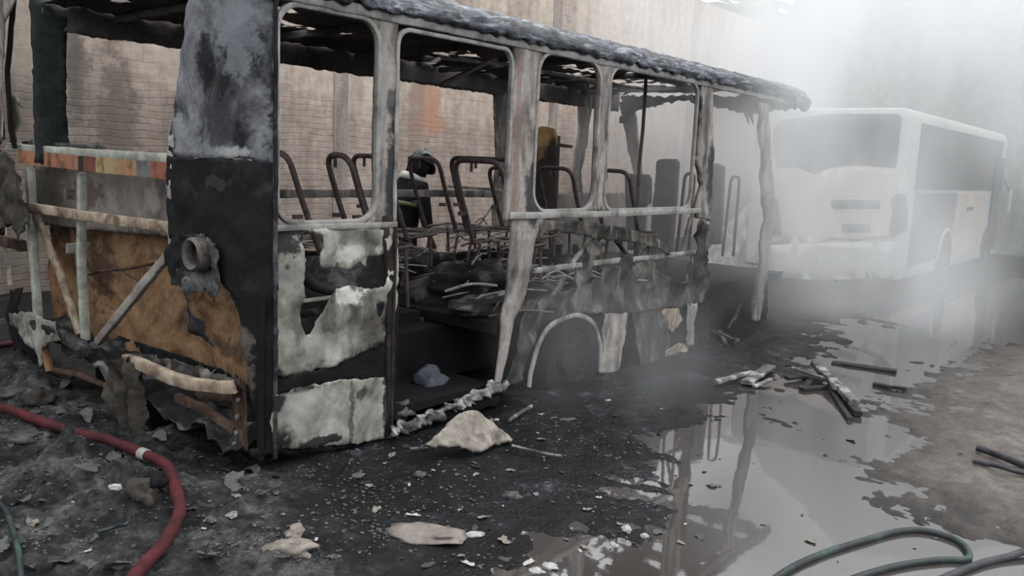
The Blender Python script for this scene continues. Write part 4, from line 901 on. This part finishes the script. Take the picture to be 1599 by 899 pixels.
box('mirror', (18.3, Y0 - .12, 1.25), (.06, .06, .5), M['white'], b2, .02); tube('mirror_arm', [(18.2, Y0, 1.7), (18.3, Y0 - .12, 1.45)], .02, M['darkgrey'], b2)
box('roof_hatch', (14.5, .95, ZT + .07), (.9, .7, .08), M['white'], b2, .02)

# ------------------------------------------------------------------ pale rubble beyond the bus front
q = sy(1168, 375, 3.2); V = []; Fc = []; n1_ = 44
for i in range(n1_ + 1):
    for j in range(n1_ + 1):
        u = (i / n1_ - .5) * 2; v = (j / n1_ - .5) * 2; rr = math.hypot(u, v)
        nn_ = noise.noise(Vector((u*3, v*3, 1))) + .6 * noise.noise(Vector((u*8, v*8, 4)))
        V.append((q.x + u * 1.3, q.y + v * .65, GZ - .03 + max(0, 1 - rr) ** .7 * (1.15 + .5 * nn_)))
for i in range(n1_):
    for j in range(n1_): Fc.append((i*(n1_+1)+j, (i+1)*(n1_+1)+j, (i+1)*(n1_+1)+j+1, i*(n1_+1)+j+1))
o = mesh('rubble_heap', V, Fc, M['rubblew'], auto=False); tag(o, 'pale rubble heap seen through the open front door of the burnt bus', 'rubble')

# ------------------------------------------------------------------ hoses and cables
def groundpath(px, lift=.0, z=None):
    out = []
    for a in px:
        q = sz(a[0], a[1]); g = gz(q.x, q.y) if z is None else z
        q = sz(a[0], a[1], g + lift); out.append(q)
    return out
def at(px, py):
    q = sz(px, py)
    for _ in range(4): q = sz(px, py, gz(q.x, q.y))
    return q
def hose(name, px, r, mat, label, cat='hose', n=8, wob=.0):
    p = groundpath(px, r); p = catmull(p, n)
    for k, q in enumerate(p):
        g = max(gz(q.x, q.y), GZ - r*.3) + r*1.0; q.z = max(q.z, g)
    zs_ = [q.z for q in p]; K = 4
    for k, q in enumerate(p): q.z = max(zs_[max(0, k-K):k+K+1])
    for _ in range(6):
        p = [p[0]] + [Vector((b.x, b.y, (a.z+b.z+c.z)/3)) for a, b, c in zip(p, p[1:], p[2:])] + [p[-1]]
    o = thing(name, label, cat); tube('jacket', p, r, mat, o, m=14, wob=wob); return o, p
h, hp = hose('fire_hose', [(-60, 640), (0, 652), (60, 666), (130, 686), (190, 708), (235, 730), (262, 748), (276, 772), (281, 800), (272, 830), (252, 860), (222, 893), (190, 925), (150, 965)], .029, M['redhose'], 'thick red fire hose curving over the ash in the foreground', wob=.004)
q = min(range(len(hp)), key=lambda k: abs(hp[k].x - sz(255, 740).x) + abs(hp[k].y - sz(255, 740).y))
V_, F_ = sweep_data(hp[q-1:q+2], circ(.032, 14)); mesh('band', V_, F_, M['ash_panel'], h)
o, _ = hose('fire_hose', [(-60, 552), (-20, 544), (6, 538), (18, 536)], .03, M['redhose'], 'short stretch of red hose showing at the left edge behind the bus', wob=.003)
hose('garden_hose', [(1150, 950), (1225, 899), (1280, 874), (1345, 850), (1400, 838), (1440, 834), (1478, 841), (1502, 856), (1513, 871), (1504, 881), (1470, 886), (1410, 889), (1350, 903), (1290, 930)], .016, M['greenhose'], 'dirty green hose looped in the puddle at the bottom right')
hose('garden_hose', [(1420, 930), (1490, 904), (1540, 886), (1605, 862), (1680, 830)], .017, M['blackhose'], 'dark hose crossing the bottom right corner')
hose('garden_hose', [(-10, 780), (8, 800), (20, 830), (28, 870), (34, 910)], .012, M['greenhose'], 'thin green hose at the bottom left edge')
hose('hose_piece', [(152, 842), (178, 838), (196, 822), (204, 806)], .009, M['greenhose'], 'short curved green hose end in the grey ash')
hose('black_cable', [(1526, 699), (1550, 710), (1580, 721), (1640, 745)], .022, M['blackhose'], 'thicker black cable end lying on the mud at the right edge', 'cable')
hose('black_cable', [(1519, 724), (1550, 728), (1590, 737), (1640, 748)], .014, M['blackhose'], 'thinner black cable below the thicker one at the right edge', 'cable')

# ------------------------------------------------------------------ planks and larger debris
def plank(pa, pb, w_, h_, mat, label, name='plank', cat='plank', za=.03, zb=.03, wob=.006):
    qa = sz(*pa); qb = sz(*pb); a = sz(pa[0], pa[1], gz(qa.x, qa.y) + za); b = sz(pb[0], pb[1], gz(qb.x, qb.y) + zb)
    o = beam(name, [a, a.lerp(b, .5), b], w_, h_, mat, None, wob=wob, step=.05); return tag(o, label, cat)
plank((1118, 596), (1174, 581), .05, .03, M['wood'], 'narrow grey plank pointing away, left of the wide plank')
plank((1166, 597), (1203, 572), .10, .03, M['wood'], 'short wide pale plank beside the narrow one')
plank((1178, 603), (1204, 592), .04, .02, M['wood'], 'small pale stick in front of the wide plank')
plank((1272, 567), (1334, 628), .08, .05, M['wood'], 'thick ash-white beam on top of the burnt timber pile', za=.10, zb=.07, wob=.014)
plank((1296, 606), (1327, 655), .04, .03, M['charwood'], 'black charred stick sticking out towards the viewer, left one')
plank((1304, 600), (1340, 646), .06, .04, M['charwood'], 'black charred stick sticking out towards the viewer, right one')
plank((1252, 608), (1312, 601), .06, .03, M['charwood'], 'black plank lying flat under the timber pile')
plank((1228, 590), (1290, 586), .05, .03, M['charwood'], 'dark stick at the left of the timber pile')
plank((1238, 575), (1300, 596), .04, .03, M['wood'], 'thin grey stick slanting into the timber pile', za=.06, zb=.08)
plank((1268, 590), (1256, 606), .05, .02, M['charwood'], 'short dark offcut under the timber pile')
plank((1364, 600), (1414, 607), .05, .03, M['charwood'], 'dark stick lying alone right of the timber pile')
plank((1300, 566), (1400, 580), .10, .03, M['charwood'], 'dark board behind the timber pile in the smoke')
plank((1105, 515), (1152, 532), .04, .03, M['paleflake'], 'bent pale strip by the burnt bus front door', wob=.02)
plank((1133, 535), (1122, 515), .04, .02, M['paleflake'], 'short pale strip crossing the bent one', wob=.015)
plank((1138, 512), (1156, 476), .03, .02, M['paleflake'], 'pale twisted strip standing up by the front door', zb=.22, wob=.02)
plank((795, 656), (830, 634), .02, .02, M['wood'], 'thin grey stick behind the beige slab', 'stick', 'stick')
plank((800, 696), (878, 712), .012, .012, M['wood'], 'thin straight rod on the black ground right of the slab', 'stick', 'stick')
plank((640, 700), (745, 693), .012, .012, M['wood'], 'thin pale stick on the ground left of the slab', 'stick', 'stick')
y0 = -.62
sl = sheet('plaster_slab', pY([(688, 702), (712, 688), (730, 674), (744, 660), (758, 650), (774, 649), (786, 656), (796, 670), (808, 688), (792, 694), (778, 698), (752, 708), (736, 704), (716, 702)], y0), lambda u, v, d: Vector((u, y0 + (v - GZ) * .8 + d - .25 * math.exp(-((u - sy(760, 690, y0).x) / .12) ** 2) * (v - GZ), v)), M['plaster'], None, thick=.03, rag=.012, bump=.04, step=.025)
tag(sl, 'beige crumpled plaster slab leaning on the ground before the bus door', 'slab')
def sitlump(name, px, py, r, mat, label, cat, flat=.5, rough=.5, z=None, grp=None, sub=3):
    q = at(px, py); g = q.z
    o = lump(name, (r[0], r[1], r[2]), px * .37, mat, rough=rough, sub=sub); o.location = (q.x, q.y, g + r[2]*.35); o.rotation_euler = (0, 0, (px * 1.7) % 3.1)
    return tag(o, label, cat, grp)
for a in (('stone', 800, 776, (.045, .03, .025), 'paleflake', 'small pale pointed stone on the black ground', 'stone'),
          ('stone', 978, 829, (.028, .022, .02), 'rubblew', 'white pebble at the left edge of the puddle', 'stone'),
          ('stone', 958, 852, (.03, .016, .012), 'rubblew', 'flat white stone below the white pebble', 'stone'),
          ('stone', 860, 888, (.04, .025, .02), 'rubblew', 'white stone at the bottom edge, in the middle', 'stone'),
          ('stone', 838, 897, (.04, .03, .02), 'rubblew', 'white stone at the bottom edge, left one', 'stone'),
          ('stone', 1006, 838, (.022, .012, .012), 'rubblew', 'narrow white chip right of the white pebble', 'stone'),
          ('debris_lump', 740, 836, (.045, .02, .015), 'rubblew', 'white crumpled scrap on the wet black ground', 'debris'),
          ('debris_lump', 665, 834, (.16, .10, .02), 'greysheet', 'bluish grey flat lump in the shallow wet hollow', 'debris'),
          ('debris_lump', 450, 862, (.11, .06, .04), 'plaster', 'beige flat clod at the bottom, left of centre', 'debris'),
          ('debris_lump', 460, 835, (.06, .04, .03), 'plaster', 'beige clod just above the flat beige one', 'debris'),
          ('debris_lump', 218, 778, (.10, .07, .07), 'cloth', 'brownish folded rag inside the red hose bend', 'debris'),
          ('debris_lump', 243, 755, (.05, .05, .045), 'soot', 'black charred lump touching the red hose bend', 'debris'),
          ('debris_lump', 180, 762, (.03, .02, .015), 'rubblew', 'white chip in the ash left of the brown rag', 'debris'),
          ('debris_lump', 330, 812, (.02, .045, .01), 'paleflake', 'slim white scrap right of the red hose', 'debris'),
          ('debris_lump', 95, 745, (.10, .06, .06), 'ash', 'grey ash clod, leftmost of the row below the hose', 'debris'),
          ('debris_lump', 135, 742, (.07, .06, .06), 'ash', 'grey ash clod in the middle of the row below the hose', 'debris'),
          ('debris_lump', 60, 632, (.10, .07, .07), 'cloth', 'brownish crust above the red hose at the left', 'debris'),
          ('debris_lump', 20, 618, (.12, .08, .05), 'ash', 'grey crust above the red hose at the left edge', 'debris'),
          ('debris_lump', 40, 684, (.12, .09, .03), 'ash', 'grey flat crust just below the red hose at the left', 'debris'),
          ('debris_lump', 560, 742, (.045, .03, .01), 'paleflake', 'flat pale scrap on the black ground below the skirt', 'debris'),
          ('debris_lump', 656, 743, (.035, .03, .02), 'paleflake', 'pale crumb below the beige slab', 'debris'),
          ('debris_lump', 886, 655, (.06, .03, .008), 'paleflake', 'pale flat scrap on the ground before the wheel', 'debris')):
    sitlump(a[0], a[1], a[2], a[3], M[a[4]], a[5], a[6], rough=.5)
# loose flakes, each its own object
FL = {540: 'small burnt flake on the black ground before the bus door', 750: 'small burnt flake on the wet black ground between wheel and puddle', 300: 'small burnt flake on the dark ground in the bottom middle', 20: 'small burnt flake in the grey ash by the red hose', 1085: 'small burnt flake near the bus front door and planks', 1080: 'small dark flake floating in the big puddle'}
proto = []
for k in range(6):
    n_ = 9; V = [Vector((0, 0, .004))]
    for i in range(n_):
        a = 2*PI*i/n_; r = random.uniform(.5, 1.0); V.append(Vector((r*math.cos(a), r*.6*math.sin(a), random.uniform(-.12, .22))))
    F_ = [(0, 1+i, 1+(i+1) % n_) for i in range(n_)]
    me = bpy.data.meshes.new('flake'); me.from_pydata(V, [], F_); proto.append(me)
fm = [M['paleflake'], M['ash'], M['wood'], M['charwood'], M['plaster'], M['rubblew']]
for me, m_ in zip(proto, fm): me.materials.append(m_)
regs = [(540, 900, 645, 765, 60), (750, 1090, 600, 890, 60), (300, 760, 745, 895, 45), (20, 420, 700, 895, 40), (1085, 1260, 515, 620, 25), (1080, 1500, 640, 880, 26)]
for x0, x1, y0_, y1_, cnt in regs:
    for k in range(cnt):
        px, py = random.uniform(x0, x1), random.uniform(y0_, y1_); q = sz(px, py)
        if q.y > -.06 and -.1 < q.x < 5.1: continue
        o = bpy.data.objects.new('flake', random.choice(proto if x0 < 1080 else proto[:5])); COL.objects.link(o)
        s = random.choice([.012, .016, .022, .03, .045]); 
        o.scale = (s, s, s*.8); o.location = (q.x, q.y, max(gz(q.x, q.y), GZ) + s*.1); o.rotation_euler = (random.uniform(-.2, .2), random.uniform(-.2, .2), random.uniform(0, 6))
        tag(o, FL[x0], 'flake', FL[x0].replace('small burnt flake', 'burnt flakes').replace('small dark flake', 'dark flakes'))
fs_l = 'curled burnt scrap among the seat frames on the bus floor'
for k in range(70):
    x = random.uniform(1.2, 4.6); y = random.uniform(.9, 2.2) if x < 2 else random.uniform(.1, 2.2)
    o = bpy.data.objects.new('scrap', proto[k % 5]); COL.objects.link(o); s_ = random.uniform(.03, .09)
    o.scale = (s_, s_, s_*1.5); o.location = (x, y, .52 + s_*.25 + (.15 if k % 2 and y > .9 else 0)); o.rotation_euler = (random.uniform(-.4, .4), random.uniform(-.4, .4), random.uniform(0, 6))
    tag(o, fs_l, 'scrap', 'burnt scraps on the bus floor')
cr_l = 'crust of burnt material in the grey ash around and below the red hose'
for k in range(70):
    px, py = random.uniform(-20, 460), random.uniform(650, 895)
    if k > 50: px, py = random.uniform(0, 130), random.uniform(590, 650)
    q = at(px, py)
    o = bpy.data.objects.new('crust', proto[k % 2 if k % 3 else 4].copy() if k < 3 else bpy.data.meshes['flake'] if k % 3 else bpy.data.meshes['flake.001']); COL.objects.link(o)
    s = random.uniform(.035, .085); o.scale = (s, s, s*1.3); o.location = (q.x, q.y, q.z + s*.15); o.rotation_euler = (random.uniform(-.5, .5), random.uniform(-.5, .5), random.uniform(0, 6))
    tag(o, cr_l if k <= 50 else 'crust of burnt material at the left edge above the red hose', 'crust', 'crusts below the red hose' if k <= 50 else 'crusts above the red hose')
# fine litter nobody could count
parts_v = []; parts_f = []
for k in range(5200):
    if k % 3: px, py = random.uniform(0, 1100), random.uniform(600, 899)
    else: px, py = random.uniform(0, 620), random.uniform(640, 899)
    q = sz(px, py)
    if (q.y > -.04 and -.05 < q.x < 5.0) or q.x > 6: continue
    dn = noise.noise(Vector((q.x*1.7, q.y*1.7, 3)))
    if dn < random.uniform(-.3, .35): continue
    parts_v.append((q.x, q.y)); 
gx = np.array([p[0] for p in parts_v])[:, None]; gy_ = np.array([p[1] for p in parts_v])[:, None]; gg = gheight(gx, gy_)[:, 0]
V = []; Fc = []
for (x, y), z in zip(parts_v, gg):
    s = random.uniform(.003, .013); o_ = len(V)
    for i in range(5):
        a = 2*PI*i/5 + random.random(); r = s*random.uniform(.6, 1.2); V.append((x + r*math.cos(a), y + r*math.sin(a), z + random.uniform(0, s*.8)))
    V.append((x, y, z - .004)); Fc += [tuple(o_+i for i in range(5))] + [(o_ + (i+1) % 5, o_ + i, o_ + 5) for i in range(5)]
lit = mesh('ash_litter', V, Fc, M['paleflake'], None, smooth=False)
tag(lit, 'fine pale ash crumbs strewn over the black ground', 'ash', kind='stuff')

# ------------------------------------------------------------------ firefighter behind the bus
def skin(name, pts, edges, radii, mat, parent, root=0, sub=2):
    me = bpy.data.meshes.new(name); me.from_pydata([tuple(p) for p in pts], edges, []); o = bpy.data.objects.new(name, me); COL.objects.link(o)
    md = o.modifiers.new('skin', 'SKIN'); md.use_smooth_shade = True
    for i, r in enumerate(radii):
        sv = me.skin_vertices[0].data[i]; sv.radius = (r, r) if not isinstance(r, tuple) else r; sv.use_root = (i == root)
    s = o.modifiers.new('sub', 'SUBSURF'); s.levels = sub; s.render_levels = sub
    me.materials.append(mat); return kid(o, parent)
ff = thing('person', 'person in dark firefighting jacket and black helmet, head bowed, behind the bus', 'person', (3.80, 2.98, GZ)); ff.scale = (1.06, 1.0, 1.01)
# local frame: x forward, z up from the feet
hip, wst, chs, nck, hdb, hdt = (0, 0, .95), (.03, 0, 1.10), (.10, 0, 1.36), (.17, 0, 1.53), (.25, 0, 1.62), (.31, 0, 1.73)
B = [hip, wst, chs, nck, hdb, hdt]; E_ = [(0, 1), (1, 2), (2, 3), (3, 4), (4, 5)]; Rr = [.14, .135, .15, .065, .085, .085]
limb = {}
for s in (-1, 1):
    o_ = len(B); B += [(.0, .10*s, .86), (.05, .11*s, .50), (-.02, .12*s, .10), (.13, .13*s, .04)]
    E_ += [(0, o_), (o_, o_+1), (o_+1, o_+2), (o_+2, o_+3)]; Rr += [.095, .065, .048, .04]
    o_ = len(B); el = (.10, .27*s, 1.13); wr_ = (.22, .22*s, .90)
    B += [(.10, .19*s, 1.42), el, wr_, (.265, .205*s, .85)]
    E_ += [(2, o_), (o_, o_+1), (o_+1, o_+2), (o_+2, o_+3)]; Rr += [.07, .048, .03, (.022, .04)]
    limb[s] = (o_, wr_)
    hb = o_ + 3
    for f in range(4):      # fingers
        L_ = (.075, .085, .08, .062)[f]; b0 = len(B); yy = .205*s + (f - 1.5)*.021*s; 
        B += [(.283, yy, .825), (.30, yy, .825 - L_*.45), (.298, yy, .825 - L_*.75), (.28, yy, .825 - L_*.98)]
        E_ += [(hb, b0), (b0, b0+1), (b0+1, b0+2), (b0+2, b0+3)]; Rr += [.0105, .0095, .009, .008]
    b0 = len(B); B += [(.265, .165*s, .855), (.285, .15*s, .83), (.295, .155*s, .80)]; E_ += [(hb, b0), (b0, b0+1), (b0+1, b0+2)]; Rr += [.013, .011, .0095]
body = skin('body', B, E_, Rr, M['skin'], ff)
# clothing over the same bones
J = [(0, 0, .82), B[1], B[2], (.15, 0, 1.49)]; JE = [(0, 1), (1, 2), (2, 3)]; JR = [.175, .17, .185, .10]
for s in (-1, 1):
    o_ = len(J); J += [(.10, .20*s, 1.42), (.10, .275*s, 1.13), (.205, .225*s, .925)]; JE += [(2, o_), (o_, o_+1), (o_+1, o_+2)]; JR += [.092, .07, .052]
skin('jacket', J, JE, JR, M['jacket'], ff)
T_ = [(.01, 0, 1.12)]; TE = []; TR = [.165]
for s in (-1, 1):
    o_ = len(T_); T_ += [(.0, .10*s, .84), (.05, .11*s, .50), (-.01, .12*s, .14)]; TE += [(0, o_), (o_, o_+1), (o_+1, o_+2)]; TR += [.12, .088, .075]
    skin('boot', [(-.03, .12*s, .2), (-.03, .12*s, .07), (.06, .125*s, .055), (.16, .13*s, .045)], [(0, 1), (1, 2), (2, 3)], [.062, .06, .055, .045], M['leather'], ff)
skin('trousers', T_, TE, TR, M['trousers'], ff)
def band(name, c, r, mat, tilt=(0, 0, 0), h_=.045, th=.006):
    V = []; Fc = []; n = 28; R3 = Matrix.Rotation(tilt[1], 3, 'Y') @ Matrix.Rotation(tilt[0], 3, 'X')
    for i in range(n):
        a = 2*PI*i/n
        for zz in (-h_/2, h_/2): V.append(Vector(c) + R3 @ Vector((r[0]*math.cos(a), r[1]*math.sin(a), zz)))
    for i in range(n): Fc.append((i*2, ((i+1) % n)*2, ((i+1) % n)*2+1, i*2+1))
    return mesh(name, V, Fc, mat, ff, solid=-th)
band('reflective_band', (.06, 0, 1.24), (.19, .205), M['hivis'], (0, .2, 0))
band('collar', (.13, 0, 1.515), (.13, .12), M['silver'], (0, .45, 0), .075)
for s in (-1, 1): band('sleeve_band', (.165, .243*s, 1.0), (.066, .066), M['hivis'], (0, .45, 0), .03)
# helmet tipped forward with brim, ridge, visor and neck flap
hm = Matrix.Translation((.285, 0, 1.685)) @ Matrix.Rotation(.45, 4, 'Y')
V = []; Fc = []; nu, nv = 28, 10
for j in range(nv + 1):
    ph = PI/2 * j / nv; 
    for i in range(nu):
        a = 2*PI*i/nu; rx, ry, rz = .155, .125, .155
        if j == 0: ex = 1.14
        elif j == 1: ex = 1.02
        else: ex = 1
        rd = .012 * max(0, math.cos(a*2)**8) 
        V.append(hm @ Vector(((rx*ex) * math.cos(ph) * math.cos(a), ry*ex * math.cos(ph) * math.sin(a), rz*math.sin(ph) - (.012 if j == 0 else 0) + (.012 if abs(math.sin(a)) < .2 and j > 2 else 0))))
for j in range(nv):
    for i in range(nu): Fc.append((j*nu+i, j*nu+(i+1) % nu, (j+1)*nu+(i+1) % nu, (j+1)*nu+i))
he = mesh('helmet', V, Fc, M['helmet'], ff, solid=.004)
V_ = []; F_ = []
for i in range(13):
    a = -1.1 + 2.2*i/12
    for zz, rr_ in ((.0, 1.1), (-.05, 1.08)): V_.append(hm @ Vector((.158*rr_*math.cos(a), .13*rr_*math.sin(a), zz)))
for i in range(12): F_.append((i*2, i*2+2, i*2+3, i*2+1))
mesh('visor', V_, F_, M['glass'], he, solid=.004)
V_ = []; F_ = []
for i in range(17):
    a = 1.5 + (2*PI - 3.0)*i/16
    for k, (zz, rr_) in enumerate(((-.005, .98), (-.07, .95), (-.15 - .03*random.random(), .9))): V_.append(hm @ Vector((.15*rr_*math.cos(a), .125*rr_*math.sin(a), zz)))
for i in range(16):
    for k in range(2): F_.append((i*3+k, i*3+3+k, i*3+4+k, i*3+k+1))
mesh('neck_flap', V_, F_, M['jacket'], he, solid=.006)
# face: nose, mouth, eyes, ears
def fblob(name, c, r, mat): 
    o = lump(name, r, 3, mat, rough=.02, sub=2); o.location = c; return kid(o, ff)
fblob('nose', (.365, 0, 1.655), (.018, .014, .022), M['skin']); fblob('mouth', (.352, 0, 1.612), (.01, .024, .007), M['lampred'])
for s in (-1, 1): fblob('eye', (.352, .033*s, 1.685), (.011, .014, .009), M['silver']); fblob('ear', (.265, .088*s, 1.66), (.02, .01, .03), M['skin'])

# ------------------------------------------------------------------ smoke
def smoke(name, lo_, hi_, blobs, label, nscale, ns, color=(.93, .94, .96), aniso=.2, thr=(.38, .66)):
    V_, F_ = boxdata([(a+b)/2 for a, b in zip(lo_, hi_)], [b-a for a, b in zip(lo_, hi_)])
    m = bpy.data.materials.new(name); m.use_nodes = True; nt = m.node_tree; nt.nodes.clear(); L = nt.links
    out = nt.nodes.new('ShaderNodeOutputMaterial'); pv = nt.nodes.new('ShaderNodeVolumePrincipled'); L.new(pv.outputs[0], out.inputs['Volume'])
    pv.inputs['Color'].default_value = color + (1,); pv.inputs['Anisotropy'].default_value = aniso
    t = N(nt, 'ShaderNodeTexCoord'); tot = None
    for (c, r, dn) in blobs:
        mp = N(nt, 'ShaderNodeMapping', vector_type='TEXTURE'); mp.inputs['Location'].default_value = c; mp.inputs['Scale'].default_value = r; L.new(t.outputs['Object'], mp.inputs[0])
        le = N(nt, 'ShaderNodeVectorMath', operation='LENGTH'); L.new(mp.outputs[0], le.inputs[0])
        mr = N(nt, 'ShaderNodeMapRange', interpolation_type='SMOOTHSTEP'); mr.inputs['From Min'].default_value = 1; mr.inputs['From Max'].default_value = .1; mr.inputs['To Max'].default_value = dn; L.new(le.outputs['Value'], mr.inputs['Value'])
        if tot is None: tot = mr.outputs[0]
        else:
            ad = N(nt, 'ShaderNodeMath', operation='ADD'); L.new(tot, ad.inputs[0]); L.new(mr.outputs[0], ad.inputs[1]); tot = ad.outputs[0]
    nz = N(nt, 'ShaderNodeTexNoise'); nz.inputs['Scale'].default_value = nscale; nz.inputs['Detail'].default_value = 4; nz.inputs['Roughness'].default_value = .55; nz.inputs['Distortion'].default_value = .4
    mpp = N(nt, 'ShaderNodeMapping'); mpp.inputs['Scale'].default_value = ns; L.new(t.outputs['Object'], mpp.inputs[0]); L.new(mpp.outputs[0], nz.inputs['Vector'])
    nr = N(nt, 'ShaderNodeMapRange', interpolation_type='SMOOTHSTEP'); nr.inputs['From Min'].default_value = thr[0]; nr.inputs['From Max'].default_value = thr[1]; nr.inputs['To Min'].default_value = .25; nr.inputs['To Max'].default_value = 1.6; L.new(nz.outputs['Fac'], nr.inputs['Value'])
    mu_ = N(nt, 'ShaderNodeMath', operation='MULTIPLY'); L.new(tot, mu_.inputs[0]); L.new(nr.outputs[0], mu_.inputs[1]); L.new(mu_.outputs[0], pv.inputs['Density'])
    o = mesh(name, V_, F_, m, smooth=False); tag(o, label, 'smoke', kind='stuff'); return o
smoke('smoke', (4.3, -9, GZ + .01), (20.8, 6.2, 10.5), [
    ((8.2, -.9, .6), (2.2, 1.7, 1.7), .72),
    ((9.0, -.6, 3.0), (2.4, 2.4, 3.0), .36),
    ((10.5, -2.4, 3.0), (4.2, 2.8, 3.6), .20),
    ((11.5, -.4, 5.8), (7.0, 5.0, 3.2), .52),
    ((13.5, -5.0, 5.2), (7.0, 4.4, 3.6), .62),
    ((13.5, -4.5, 2.0), (6.0, 3.6, 3.0), .16),
    ((13.0, 3.6, 3.8), (6.5, 2.8, 4.4), .22),
    ((6.5, -.35, 1.9), (1.9, 1.5, 2.3), .55),
    ((6.0, .9, 1.5), (2.0, 1.6, 2.3), .16),
    ], 'white smoke billowing up between the burnt bus and the parked bus', .62, (1, 1, .7), color=(.995, .995, 1.0), thr=(.36, .64))
smoke('smoke_wisp', (1.0, -1.5, GZ + .01), (4.2, -.06, 2.0), [((2.9, -.75, .35), (1.3, .68, .9), .2), ((1.9, -.6, .55), (.8, .5, .8), .12)], 'thin grey wisp of smoke drifting before the wheel and door', 1.6, (1, 1, .5))
